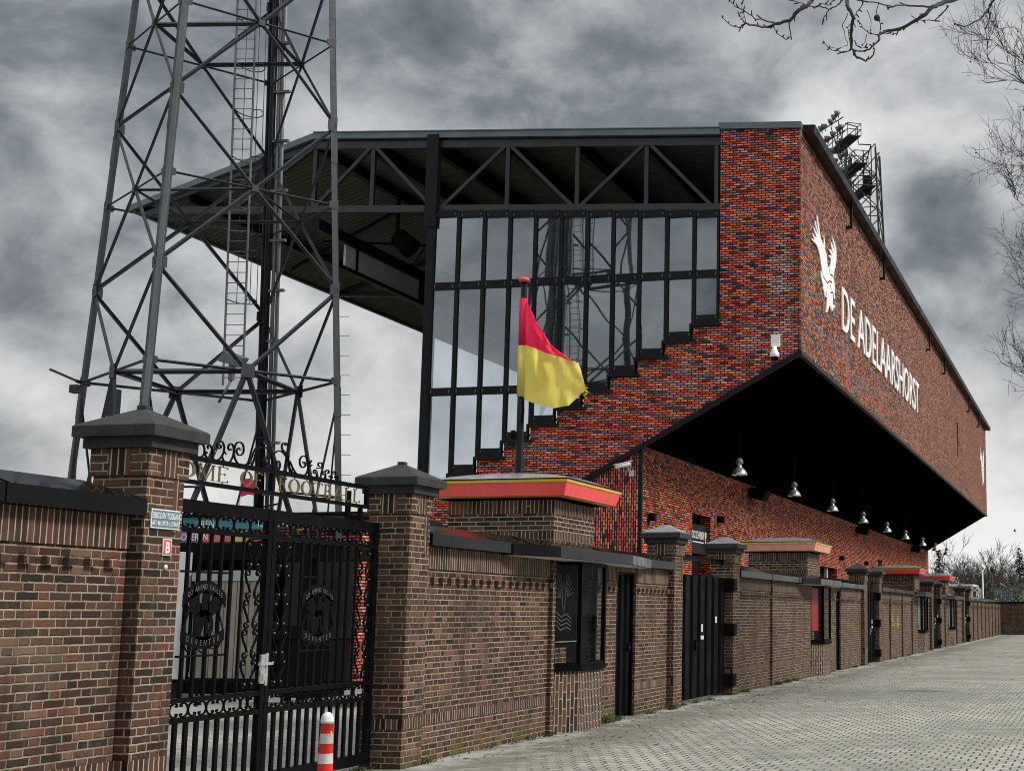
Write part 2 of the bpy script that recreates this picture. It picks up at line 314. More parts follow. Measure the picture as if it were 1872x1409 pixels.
# ------------------------------------------------------------------ mesh helpers
class MB:
    def __init__(s): s.v = []; s.f = []; s.mi = []; s.rot = []; s.sm = []
    def face(s, pts, m=0, rot=False, smooth=False):
        b = len(s.v); s.v += [tuple(p) for p in pts]; s.f.append(tuple(range(b, b + len(pts)))); s.mi.append(m); s.rot.append(rot); s.sm.append(smooth)
    def raw(s, verts, faces, m=0, smooth=False):
        b = len(s.v); s.v += [tuple(p) for p in verts]
        for f in faces: s.f.append(tuple(i + b for i in f)); s.mi.append(m); s.rot.append(False); s.sm.append(smooth)
    def box(s, x0, x1, y0, y1, z0, z1, m=0, rot=False, skip=''):
        a = [(x0, y0, z0), (x1, y0, z0), (x1, y1, z0), (x0, y1, z0), (x0, y0, z1), (x1, y0, z1), (x1, y1, z1), (x0, y1, z1)]
        for n, q in (('b', (3, 2, 1, 0)), ('t', (4, 5, 6, 7)), ('s', (0, 1, 5, 4)), ('n', (2, 3, 7, 6)), ('w', (3, 0, 4, 7)), ('e', (1, 2, 6, 5))):
            if n not in skip: s.face([a[i] for i in q], m, rot)
    def layers(s, x0, x1, y0, y1, zs, m=0):
        """zs: list of (z0, z1, rotated bricks); one closed box with its side faces split by course bands"""
        for i, (z0, z1, r) in enumerate(zs):
            sk = ('' if i == 0 else 'b') + ('' if i == len(zs) - 1 else 't')
            s.box(x0, x1, y0, y1, z0, z1, 1 if r else m, r, sk)
    def prism(s, poly, fn, d0, d1, m=0, cap=True):
        """poly: list of 2-D points; fn(a, b, d) -> 3-D"""
        n = len(poly); A = [fn(a, b, d0) for a, b in poly]; B = [fn(a, b, d1) for a, b in poly]
        for i in range(n):
            j = (i + 1) % n; s.face([A[i], A[j], B[j], B[i]], m)
        if cap: s.face(A[::-1], m); s.face(B, m)
    def bar(s, p, q, w, h=None, m=0, upv=None):
        p = Vector(p); q = Vector(q); d = (q - p); 
        if d.length < 1e-6: return
        d.normalize(); h = h or w; u = Vector(upv) if upv else (Vector((0, 0, 1)) if abs(d.z) < .95 else Vector((1, 0, 0)))
        a = d.cross(u).normalized(); b = a.cross(d).normalized(); a *= w / 2; b *= h / 2
        P = [p - a - b, p + a - b, p + a + b, p - a + b]; Q = [q - a - b, q + a - b, q + a + b, q - a + b]
        s.face(P, m); s.face(Q[::-1], m)
        for i in range(4): j = (i + 1) % 4; s.face([P[j], P[i], Q[i], Q[j]], m)
    def angle(s, p, q, w, t, inward, m=0):
        """L section whose heel runs p-q, flanges turned at 45 degrees to the inward direction"""
        p = Vector(p); q = Vector(q); d = (q - p).normalized(); n = Vector(inward); n = (n - d * n.dot(d)).normalized(); e = d.cross(n)
        for sg in (1, -1):
            f = (n + e * sg).normalized() * w; g = (n - e * sg).normalized() * t
            P = [p, p + f, p + f + g, p + g]; Q = [x + (q - p) for x in P]
            s.face(P[::-1], m); s.face(Q, m)
            for i in range(4): j = (i + 1) % 4; s.face([P[i], P[j], Q[j], Q[i]], m)
    def tube(s, pts, rad, n=6, m=0, smooth=True, cap=True):
        pts = [Vector(p) for p in pts]; R_ = rad if isinstance(rad, (list, tuple)) else [rad] * len(pts)
        vs = []; prev = None
        for i, p in enumerate(pts):
            d = (pts[min(i + 1, len(pts) - 1)] - pts[max(i - 1, 0)])
            if d.length < 1e-9: d = Vector((0, 0, 1))
            d.normalize()
            if prev is None: u = d.orthogonal().normalized()
            else:
                u = prev - d * prev.dot(d); u = u.normalized() if u.length > 1e-6 else d.orthogonal().normalized()
            prev = u; w = d.cross(u)
            vs += [p + (u * math.cos(2 * math.pi * k / n) + w * math.sin(2 * math.pi * k / n)) * R_[i] for k in range(n)]
        fs = [(i * n + k, i * n + (k + 1) % n, (i + 1) * n + (k + 1) % n, (i + 1) * n + k) for i in range(len(pts) - 1) for k in range(n)]
        if cap: fs += [tuple(range(n - 1, -1, -1)), tuple((len(pts) - 1) * n + k for k in range(n))]
        s.raw(vs, fs, m, smooth)
    def lathe(s, prof, c, n=20, m=0, smooth=True):
        c = Vector(c); vs = [c + Vector((r * math.cos(2 * math.pi * k / n), r * math.sin(2 * math.pi * k / n), z)) for r, z in prof for k in range(n)]
        fs = [(i * n + k, i * n + (k + 1) % n, (i + 1) * n + (k + 1) % n, (i + 1) * n + k) for i in range(len(prof) - 1) for k in range(n)]
        s.raw(vs, fs, m, smooth)
    def strap(s, pts, t, x0, x1, m=0, closed=False):
        """flat iron bent in the Y-Z plane: pts (y, z), thickness t, from x0 to x1"""
        n = len(pts); A = []; B = []
        for i in range(n):
            a = pts[max(i - 1, 0)]; b = pts[min(i + 1, n - 1)]; dy, dz = b[0] - a[0], b[1] - a[1]; l = math.hypot(dy, dz) or 1
            ny, nz = -dz / l * t / 2, dy / l * t / 2
            A.append((pts[i][0] + ny, pts[i][1] + nz)); B.append((pts[i][0] - ny, pts[i][1] - nz))
        vs = [(x, *q) for q, x in [(a, x) for a in A for x in (x0, x1)]] + [(x, *q) for q, x in [(b, x) for b in B for x in (x0, x1)]]
        fs = []
        o = 2 * n
        for i in range(n - 1):
            a0, a1, a2, a3 = 2 * i, 2 * i + 1, 2 * i + 2, 2 * i + 3
            fs += [(a0, a1, a3, a2), (o + a0, o + a2, o + a3, o + a1), (a1, o + a1, o + a3, a3), (a0, a2, o + a2, o + a0)]
        fs += [(0, o, o + 1, 1), (2 * n - 2, 2 * n - 1, o + 2 * n - 1, o + 2 * n - 2)]
        s.raw(vs, fs, m)
    def build(s, name, mats, parent=None, uv=False, org=None, label=None):
        if not isinstance(mats, (list, tuple)): mats = [mats]
        off = Vector((0, 0, 0)); pw = wpos(parent) if parent else Vector((0, 0, 0))
        o0 = Vector(org) if org else pw
        me = bpy.data.meshes.new(name)
        me.from_pydata([(a - o0.x, b - o0.y, c - o0.z) for a, b, c in s.v], [], s.f)
        for m in mats: me.materials.append(M[m] if isinstance(m, str) else m)
        me.polygons.foreach_set('material_index', s.mi); me.polygons.foreach_set('use_smooth', s.sm)
        if uv:
            me.update(); l = me.uv_layers.new(name='UVMap').data
            for p, r in zip(me.polygons, s.rot):
                n = p.normal
                if abs(n.z) < .8:
                    tx = Vector((-n.y, n.x, 0)).normalized()
                    if tx.x + tx.y < 0: tx = -tx
                    for li in p.loop_indices:
                        w = Vector(s.v[me.loops[li].vertex_index]); q = (w.dot(tx), w.z); l[li].uv = (q[1], q[0]) if r else q
                else:
                    for li in p.loop_indices:
                        w = s.v[me.loops[li].vertex_index]; q = (w[1], w[0]); l[li].uv = q
        o = bpy.data.objects.new(name, me); col.objects.link(o); o.location = o0 - pw
        if parent: o.parent = parent
        if label: o['label'] = label
        return o
def wpos(o):
    v = Vector(o.location)
    while o.parent: o = o.parent; v = v + Vector(o.location)
    return v
def tag(o, label=None, cat=None, group=None, kind=None):
    if label: o['label'] = label
    if cat: o['category'] = cat
    if group: o['group'] = group
    if kind: o['kind'] = kind
    return o
def thing(name, loc, label, cat, group=None):
    o = bpy.data.objects.new(name, None); col.objects.link(o); o.location = loc; o.empty_display_size = .3
    return tag(o, label, cat, group)
def copy_tree(o, parent=None):
    c = o.copy(); col.objects.link(c)
    if parent: c.parent = parent
    for ch in [x for x in o.children]: copy_tree(ch, c)
    return c
def words_mesh(mb, body, size, org, xd, yd, nd, depth, m=0, sx=1.0, align='LEFT', bold=0.0, space=1.0):
    """lettering: flat letter bodies given a real thickness along nd"""
    cu = bpy.data.curves.new('letters', 'FONT'); cu.body = body; cu.size = size; cu.extrude = depth / 2; cu.align_x = align; cu.resolution_u = 4; cu.offset = bold; cu.space_character = space
    ob = bpy.data.objects.new('letters', cu); col.objects.link(ob)
    dg = bpy.context.evaluated_depsgraph_get(); dg.update(); me = bpy.data.meshes.new_from_object(ob.evaluated_get(dg))
    org, xd, yd, nd = Vector(org), Vector(xd), Vector(yd), Vector(nd)
    mb.raw([org + xd * (v.co.x * sx) + yd * v.co.y + nd * (v.co.z + depth / 2) for v in me.vertices], [tuple(p.vertices) for p in me.polygons], m)
    bpy.data.objects.remove(ob); bpy.data.curves.remove(cu); bpy.data.meshes.remove(me)

YV, ZV, XV = Vector((0, 1, 0)), Vector((0, 0, 1)), Vector((1, 0, 0))
# ------------------------------------------------------------------ ground
def sheet(name, x0, x1, y0, y1, z, mat):
    b = MB(); b.face([(x0, y0, z), (x1, y0, z), (x1, y1, z), (x0, y1, z)]); o = b.build(name, mat); return tag(o, kind='structure')
sheet('ground', -700, 700, -300, 1500, -.008, 'ground')
sheet('street', -7.45, 30, -10, 113.5, 0, 'street')
sheet('courtyard', -60, -7.45, -10, 41.9, -.004, 'yard')

# ------------------------------------------------------------------ perimeter wall
XW, XP = -7.25, -7.13
SEQ = [(0, .40, False), (.40, .51, True), (.51, 2.09, False), (2.09, 2.34, True)]
def coping(b, y0, y1, hip0=0, hip1=0):
    prof = [(-7.10, 2.335), (-7.10, 2.465), (-7.42, 2.585), (-7.76, 2.465), (-7.76, 2.335)]
    A = [Vector((x, y0, z)) for x, z in prof]; B = [Vector((x, y1, z)) for x, z in prof]
    if hip0: A[2].y += hip0
    if hip1: B[2].y -= hip1
    for i in range(5):
        j = (i + 1) % 5; b.face([A[j], A[i], B[i], B[j]])
    b.face(A); b.face(B[::-1])
    y = y0 + 3.0
    while y < y1 - 1:                              # standing seams where the sheets meet
        for (xa, za), (xb, zb) in zip(prof[:-2], prof[1:-1]):
            n = Vector((zb - za, 0, xa - xb)).normalized() * (-1 if za == zb else 1); n = n if n.z + n.x * .5 > 0 else -n
            p0 = Vector((xa, y, za)) + n * .004; p1 = Vector((xb, y, zb)) + n * .004
            b.bar(p0, p1, .03, .008, upv=n)
        y += 3.0
def dentils(b, y0, y1):
    y = y0 + .06
    while y < y1 - .1:
        b.box(XW - .02, XW + .048, y, y + .105, 1.94, 2.0); y += .224
def wall(y0, y1, gaps, joints, label, hip0=0, hip1=0, doors=(), graffiti=False, coping_y=None):
    T = thing('perimeter_wall', (-7.4, (y0 + y1) / 2, 0), label, 'wall', 'old brick walls along the street')
    b = MB(); y = y0
    for g0, g1 in list(gaps) + [(y1, y1)]:
        if g0 - y > .05:
            b.layers(-7.6, XW, y, g0, SEQ)
            b.box(XW - .05, XW + .022, y + .004, g0 - .004, 2.085, 2.33, 1, True); dentils(b, y, g0)
        y = g1
    for j in joints:
        b.layers(XW - .05, XW + .06, j - .11, j, [(0, .40, False), (.4, .51, True), (.51, 2.332, False)])
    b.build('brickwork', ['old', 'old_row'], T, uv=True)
    c = MB(); coping(c, *(coping_y or (y0, y1)), hip0, hip1); c.build('coping', 'coping', T)
    for d0, d1 in doors:
        l = MB(); l.layers(-7.6, XW + .003, d0, d1, [(2.24, 2.336, True)]); l.build('lintel', ['old', 'old_row'], T, uv=True)
        d = MB(); X = XW - .1
        d.box(X - .05, X, d0 + .04, d1 - .04, .03, 2.2)
        n = 3; w = (d1 - d0 - .08) / n
        for i in range(n): 
            a = d0 + .04 + i * w; d.prism([(a + .05, X - .002), (a + .08, X + .035), (a + w - .08, X + .035), (a + w - .05, X - .002)], lambda u, v, z: (v, u, z), .04, 2.19)
        D = d.build('door', 'door', T)
        fr = MB(); fr.box(X - .06, X + .06, d0, d0 + .04, 0, 2.24); fr.box(X - .06, X + .06, d1 - .04, d1, 0, 2.24); fr.box(X - .06, X + .06, d0 + .04, d1 - .04, 2.2, 2.24)
        fr.build('door_frame', 'door', T)
        h = MB(); h.box(X + .03, X + .06, d1 - .2, d1 - .16, 1.0, 1.14); h.box(X + .06, X + .085, d1 - .3, d1 - .165, 1.055, 1.085); h.build('door_handle', 'iron', D)
    if graffiti:
        g = MB()
        for cy, cz in ((53.0, 1.42), (54.5, 1.36)):
            pts = [(cy + random.uniform(-.5, .5), cz + random.uniform(-.32, .32)) for _ in range(11)]
            g.strap(pts, .05, XW + .002, XW + .006)
        g.build('graffiti', 'yellow_spray', T)
    return T
BAYS = [19.05, 37.5, 60.6, 73.3]
BW = 1.75
wall(2.5, 9.98, [], [], 'brick wall left of the ornate gate, with black hipped coping', hip1=.34)
wall(14.95, 24.5, [(BAYS[0], BAYS[0] + BW), (21.75, 22.72)], [18.98], 'brick wall running from the ornate gate past the first ticket window and a black door', doors=[(21.75, 22.72)])
wall(29.25, 45.7, [(BAYS[1], BAYS[1] + BW), (41.25, 42.0)], [32.75], 'brick wall between the first and second corrugated gates', doors=[(41.25, 42.0)])
wall(49.5, 64.9, [(BAYS[2], BAYS[2] + BW), (63.4, 64.2)], [52.25, 55.6, 58.6], 'brick wall with yellow graffiti beyond the second corrugated gate', doors=[(63.4, 64.2)], graffiti=True)
wall(69.1, 80.8, [(BAYS[3], BAYS[3] + BW), (77.2, 78.0)], [71.5], 'short brick wall holding the farthest ticket window', doors=[(77.2, 78.0)])
wall(84.9, 113.4, [], [88.1, 91.3, 94.5, 97.7, 100.9, 104.1, 107.3, 110.5], 'long plain far brick wall divided by dark upright strips')
T = thing('end_wall', (5, 113.6, 0), 'dark brick wall closing the far end of the street', 'wall')
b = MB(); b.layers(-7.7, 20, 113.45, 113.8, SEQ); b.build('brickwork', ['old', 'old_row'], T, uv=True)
b = MB(); b.box(-7.8, 20.1, 113.36, 113.9, 2.342, 2.47); b.build('coping', 'coping', T)

def pier(y0, y1, h, label, capmat=0):
    T = thing('gate_pier', (-7.36, (y0 + y1) / 2, 0), label, 'gate pier', 'capped brick gate piers')
    b = MB(); x0, x1 = -7.6, XP; zt = h - .21
    b.layers(x0, x1, y0, y1, [(0, .40, False), (.40, .51, True), (.51, zt, False)])
    e = .022
    # head band: bricks laid flat at the corners and upright between them
    w = (y1 - y0 + 2 * e); 
    b.layers(x0 - e, x1 + e, y0 - e, y0 - e + w * .3, [(zt, h, False)]); b.layers(x0 - e, x1 + e, y1 + e - w * .3, y1 + e, [(zt, h, False)])
    b.layers(x0 - e + .003, x1 + e - .003, y0 - e + w * .3, y1 + e - w * .3, [(zt + .002, h - .002, True)])
    d = (x1 - x0)
    b.box(x0 + d * .3, x1 - d * .3, y0 - e - .004, y0 + .1, zt + .003, h - .003, 1, True)
    # slim recessed strip on the corner
    b.box(x1 - .03, x1 + .012, y1 - .13, y1 - .07, zt - .42, zt - .003, 1, True)
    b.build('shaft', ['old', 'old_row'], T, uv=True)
    c = MB()
    def slab(o, za, zb, r=.0):
        X0, X1, Y0, Y1 = x0 - o, x1 + o, y0 - o, y1 + o
        c.box(X0, X1, Y0, Y1, za, zb, 0)
    slab(.065, h + .002, h + .085); 
    o = .125; X0, X1, Y0, Y1 = x0 - o, x1 + o, y0 - o, y1 + o; za, zb = h + .087, h + .17
    c.box(X0, X1, Y0, Y1, za, zb, 0, skip='t')
    i_ = .018; q = [(X0 + i_, Y0 + i_, zb + .015), (X1 - i_, Y0 + i_, zb + .015), (X1 - i_, Y1 - i_, zb + .015), (X0 + i_, Y1 - i_, zb + .015)]
    p = [(X0, Y0, zb), (X1, Y0, zb), (X1, Y1, zb), (X0, Y1, zb)]; xm, ym = (X0 + X1) / 2, (Y0 + Y1) / 2
    k = .035; a = [(xm - k, ym - k, h + .335), (xm + k, ym - k, h + .335), (xm + k, ym + k, h + .335), (xm - k, ym + k, h + .335)]
    for i in range(4):
        j = (i + 1) % 4; c.face([p[i], p[j], q[j], q[i]], 0); c.face([q[i], q[j], a[j], a[i]], 1)
    c.box(xm - k - .004, xm + k + .004, ym - k - .004, ym + k + .004, h + .335, h + .365, 0)
    c.build('cap', ['cap', 'capl' if capmat else 'cap'], T)
pier(10.0, 10.47, 2.86, 'large brick pier left of the ornate gate, carrying the blue and red signs')
pier(14.45, 14.93, 2.86, 'large brick pier right of the ornate gate, nearest the flag')
pier(24.5, 25.03, 2.80, 'light-topped brick pier left of the first corrugated gate', 1)
pier(28.7, 29.25, 2.80, 'light-topped brick pier right of the first corrugated gate', 1)
pier(45.7, 46.3, 2.80, 'dark-capped brick pier left of the second corrugated gate')
pier(48.9, 49.5, 2.80, 'dark-capped brick pier right of the second corrugated gate')
pier(64.9, 65.5, 2.80, 'brick pier between the third ticket booth and the narrow gate')
pier(68.5, 69.1, 2.80, 'brick pier between the narrow gate and the farthest ticket booth')
pier(80.8, 81.4, 2.80, 'brick pier just past the farthest ticket booth')
pier(84.3, 84.9, 2.80, 'farthest brick pier, at the start of the long plain wall')

def steel_gate(y0, y1, label, near):
    T = thing('steel_gate', (-7.32, (y0 + y1) / 2, 0), label, 'gate', 'black corrugated steel gates')
    X = -7.32; b = MB(); b.box(X - .05, X, y0 + .02, y1 - .02, .06, 2.3)
    n = 7; w = (y1 - y0 - .1) / n
    for i in range(n):
        a = y0 + .05 + i * w
        b.prism([(a + .04, X - .001), (a + .09, X + .06), (a + w - .13, X + .06), (a + w - .08, X - .001)], lambda u, v, z: (v, u, z), .07, 2.29)
    P = b.build('panel', 'door', T)
    c = MB(); c.box(X - .05, X + .0, y0 + .02, y1 - .02, 2.56, 2.64); c.box(X - .02, X + .03, y0 + .02, y1 - .02, 2.64, 2.655); c.build('crossbar', 'door', T)
    for z in (.3, 1.28, 2.16):
        h = MB(); h.box(X - .1, XP + .05, y1 - .12, y1 + .12, z - .12, z + .12); h.build('hinge', 'black', T)
    for ya, yb, za, zb in ((1.72, 1.84, 1.26, 1.4), (2.75, 2.88, 1.42, 1.54), (1.7, 1.9, 1.12, 1.19)): s = MB(); s.box(X + .061, X + .066, y0 + ya, y0 + yb, za, zb); s.build('sticker', 'paper', T)
    h = MB(); h.box(X + .06, X + .09, y0 + 1.3, y0 + 1.36, .92, 1.12); h.box(X + .09, X + .12, y0 + 1.2, y0 + 1.34, 1.02, 1.05); h.build('handle', 'lamp' if not near else 'black', T)
steel_gate(25.03, 28.7, 'black corrugated gate beside the first ticket window, with white stickers', True)
steel_gate(46.3, 48.9, 'black corrugated gate between the second and third ticket booths', False)
steel_gate(65.5, 68.5, 'black corrugated gate between the third and fourth ticket booths', False)
steel_gate(81.4, 84.3, 'farthest black corrugated gate, before the long plain wall', False)

# ------------------------------------------------------------------ ticket booths
def bay_poly(y, o=0.0): return [(-7.25 - .02, y - o), (-7.0 + o, y + .37 - o * .4), (-7.0 + o, y + 1.37 + o * .4), (-7.25 - .02, y + BW + o)]
def make_booth(y):
    T = thing('ticket_booth', (-7.25, y, 0), 'nearest brick ticket booth, under the flag, with an eagle poster in its bay window', 'ticket booth', 'ticket booths with red canopies in the wall')
    B0, B1 = y + .33, y + 2.02
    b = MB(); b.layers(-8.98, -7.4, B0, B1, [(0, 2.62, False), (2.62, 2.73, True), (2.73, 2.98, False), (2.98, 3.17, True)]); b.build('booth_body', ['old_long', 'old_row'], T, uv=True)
    c = MB(); X0, X1, Y0, Y1 = -9.32, -7.13, y + .08, y + 2.42
    def ring(o, z): return [Vector((X0 - o, Y0 - o, z)), Vector((X1 + o, Y0 - o, z)), Vector((X1 + o, Y1 + o, z)), Vector((X0 - o, Y1 + o, z))]
    def skirt(r0, r1, m):
        for i in range(4): j = (i + 1) % 4; c.face([r0[i], r0[j], r1[j], r1[i]], m)
    c.face(ring(-.16, 3.2)[::-1], 2)
    skirt(ring(-.16, 3.2), ring(-.06, 3.212), 1); skirt(ring(-.05, 3.215), ring(0, 3.399), 0); c.face(ring(-.05, 3.2145)[::-1], 1)
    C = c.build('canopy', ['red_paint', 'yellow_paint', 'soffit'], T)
    t = MB(); c = t; skirt(ring(.012, 3.399), ring(.018, 3.437), 0); c.face(ring(.012, 3.399)[::-1], 0); skirt(ring(.03, 3.438), ring(.03, 3.452), 1); c.face(ring(.03, 3.438)[::-1], 1); c.face(ring(.03, 3.452), 1); c.face(ring(.0, 3.43), 1)
    t.build('trim', ['yellow_paint', 'black'], C)
    d = MB(); nx, ny = 12, 12; vs = []
    for i in range(nx + 1):
        for j in range(ny + 1):
            u, v = i / nx * 2 - 1, j / ny * 2 - 1; h = (1 - abs(u) ** 2.6) * (1 - abs(v) ** 2.6)
            vs.append((X0 - .028 + (X1 - X0 + .056) * i / nx, Y0 - .028 + (Y1 - Y0 + .056) * j / ny, 3.453 + .15 * h ** .8))
    d.raw(vs, [(i * (ny + 1) + j, (i + 1) * (ny + 1) + j, (i + 1) * (ny + 1) + j + 1, i * (ny + 1) + j + 1) for i in range(nx) for j in range(ny)], 0, True)
    d.build('dome', 'zinc', C)
    p = bay_poly(y)
    b = MB()
    for i in range(3): 
        b.face([(*p[i], 0), (*p[i + 1], 0), (*p[i + 1], .82), (*p[i], .82)], 0, True)
    b.face([(*q, .82) for q in p]); b.build('bay_base', 'old_long', T, uv=True)
    s = MB(); po = bay_poly(y, .05); s.prism(po, lambda a, e, z: (a, e, z), .822, .885); s.build('sill', 'door', T)
    f = MB()
    for q in p: f.box(q[0] - .03, q[0] + .03, q[1] - .03, q[1] + .03, .887, 2.3)
    for z in (.91, 2.28):
        for i in range(3): f.bar((*p[i], z), (*p[i + 1], z), .05, .045)
    W = f.build('bay_window', 'door', T)
    for i in range(3):
        g = MB(); a, e = Vector((*p[i], 0)), Vector((*p[i + 1], 0)); n = (e - a).cross(ZV).normalized() * .008
        g.face([a + n + ZV * .93, e + n + ZV * .93, e + n + ZV * 2.26, a + n + ZV * 2.26]); g.build('pane', 'bay_glass', W)
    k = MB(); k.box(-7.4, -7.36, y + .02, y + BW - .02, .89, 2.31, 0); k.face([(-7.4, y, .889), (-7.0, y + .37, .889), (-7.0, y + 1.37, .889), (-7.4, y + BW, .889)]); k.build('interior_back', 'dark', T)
    bk = MB(); bk.layers(-7.36, -7.28, y + .2, y + .62, [(.892, 1.13, False)]); bk.build('inner_brick', ['old', 'old_row'], T, uv=True)
    a = MB(); ap = [(-7.34, y - 1.9), (-7.08, y - 1.85), (-6.80, y - .95), (-6.80, y + 2.1), (-7.07, y + 3.9), (-7.34, y + 4.15)]
    a.prism(ap, lambda u, v, z: (u, v, z), 2.318, 2.46); a.face([(*q, 2.3145) for q in [(-7.3, y - 1.8), (-7.1, y - 1.78), (-6.83, y - .93), (-6.83, y + 2.08), (-7.1, y + 3.82), (-7.3, y + 4.0)]][::-1], 1); a.build('awning', ['coping', 'white'], T)
    return T
def eagle_drawing(b, y, z, s, x):
    for sg in (-1, 1):
        for k in range(6):
            a = R(95 - sg * (18 + k * 13)); b.strap([(y + sg * .03 * s + math.cos(a) * r * s, z + .1 * s + math.sin(a) * r * s * (1.0)) for r in (.1, .22, .34 + .03 * (k % 2))], .016 * s, x, x + .003)
    b.strap([(y, z + .3 * s), (y - .06 * s, z + .2 * s), (y - .05 * s, z), (y, z - .12 * s), (y + .05 * s, z), (y + .06 * s, z + .2 * s), (y, z + .3 * s)], .02 * s, x, x + .003)
    for k in range(4): b.strap([(y - .28 * s, z - (.1 + .06 * k) * s), (y - .1 * s, z - (.17 + .06 * k) * s), (y + .12 * s, z - (.13 + .06 * k) * s), (y + .3 * s, z - (.2 + .05 * k) * s)], .018 * s, x, x + .003)
b1 = make_booth(BAYS[0])
LB = ['second brick ticket booth, pale canopy, red poster in its bay window', 'third brick ticket booth, bright red canopy beside the far piers, grey blind in window', 'farthest brick ticket booth, with a red and yellow panel in its bay window']
booths = [b1]
for yb, lb in zip(BAYS[1:], LB):
    c = copy_tree(b1); c.location = (-7.25, yb, 0); c['label'] = lb; booths.append(c)
for o in booths[1].children:                        # the second canopy has faded to pink
    if o.name.startswith('canopy'):
        o.data = o.data.copy(); o.data.materials[0] = M['faded_red']; o['label'] = 'faded pinkish canopy'
# posters behind the panes
def poster(T, y, mats, kind):
    b = MB()
    if kind == 0:
        b.box(-7.345, -7.335, y + .12, y + 1.2, 1.2, 2.2, 0); eagle_drawing(b, y + .62, 1.72, 1.0, -7.333)
        for k in range(len(b.mi) - 6): b.mi[6 + k] = 1
        b.box(-7.334, -7.33, y + 1.17, y + 1.2, 1.2, 2.2, 2); b.box(-7.334, -7.33, y + .12, y + 1.17, 1.2, 1.215, 2)
    elif kind == 1: b.box(-7.345, -7.335, y + .05, y + 1.5, 1.15, 2.3, 0)
    elif kind == 2:
        for k in range(9): b.box(-7.345, -7.335, y + .05 + k * .18, y + .2 + k * .18, .92, 2.3, 0)
    else:
        b.box(-7.345, -7.335, y + .05, y + .7, 1.55, 2.3, 0); b.box(-7.345, -7.335, y + .05, y + .7, 1.15, 1.54, 1); b.box(-7.345, -7.335, y + .75, y + 1.6, .92, 2.3, 2)
    b.build('poster', mats, T)
poster(booths[0], BAYS[0], ['black', 'chalk', 'poster_grey'], 0); poster(booths[1], BAYS[1], ['poster_red'], 1)
poster(booths[2], BAYS[2], ['poster_grey'], 2); poster(booths[3], BAYS[3], ['poster_red', 'yellow_paint', 'poster_grey'], 3)

# ------------------------------------------------------------------ ornate gate
XG = -7.5; IX0, IX1 = XG - .009, XG + .009
def spiral(cy, cz, r0, r1, a0, a1, n=14):
    return [(cy + (r0 + (r1 - r0) * i / n) * math.cos(R(a0 + (a1 - a0) * i / n)), cz + (r0 + (r1 - r0) * i / n) * math.sin(R(a0 + (a1 - a0) * i / n))) for i in range(n + 1)]
def smooth(pts, k=5):
    out = []; n = len(pts)
    for i in range(n - 1):
        p0, p1, p2, p3 = pts[max(i - 1, 0)], pts[i], pts[i + 1], pts[min(i + 2, n - 1)]
        for j in range(k):
            t = j / k; out.append(tuple(.5 * (2 * p1[a] + (p2[a] - p0[a]) * t + (2 * p0[a] - 5 * p1[a] + 4 * p2[a] - p3[a]) * t * t + (3 * p1[a] - p0[a] - 3 * p2[a] + p3[a]) * t ** 3) for a in (0, 1)))
    return out + [pts[-1]]
def cscroll(b, cy, cz, w, h, t=.011, flip=1):
    """C-shaped scroll: back towards -y*flip, both ends curled in"""
    pts = []
    for i in range(13):
        a = R(60 + 240 * i / 12); pts.append((cy + flip * w * .5 * math.cos(a), cz + h * .5 * math.sin(a)))
    e0 = spiral(cy + flip * w * .22, cz + h * .30, .012, h * .17, 470, 90, 12) if 0 else []
    top = [(cy + flip * (w * .25 + .09 * w * math.cos(R(a))), cz + h * .34 + .1 * h * math.sin(R(a))) for a in (120, 40, -40, -120, -180)]
    bot = [(q[0], 2 * cz - q[1]) for q in top]
    b.strap(top[::-1] + pts + bot, t, IX0, IX1)
def sscroll(b, y, z0, z1, w, t=.012, flip=1):
    """S-shaped scroll between two curls"""
    S = [(.008, 0), (.012, .012), (0, .02), (-.016, .008), (-.013, -.015), (.01, -.027), (.034, -.01), (.036, .03), (.014, .08), (-.016, .125), (-.034, .17), (-.03, .205), (-.006, .222), (.017, .207), (.015, .182), (-.002, .174), (-.009, .186)]
    k = (z1 - z0 - .01) / .25
    b.strap(smooth([(y + flip * a * 1.15, z1 - .033 * k - c * k) for a, c in S], 3), t, IX0, IX1)
GATE = thing('ornate_gate', (XG, 12.4, 0), 'black wrought iron double gate with scrollwork and eagle crests', 'gate')
GY0, GYM, GY1 = 10.42, 12.37, 14.43
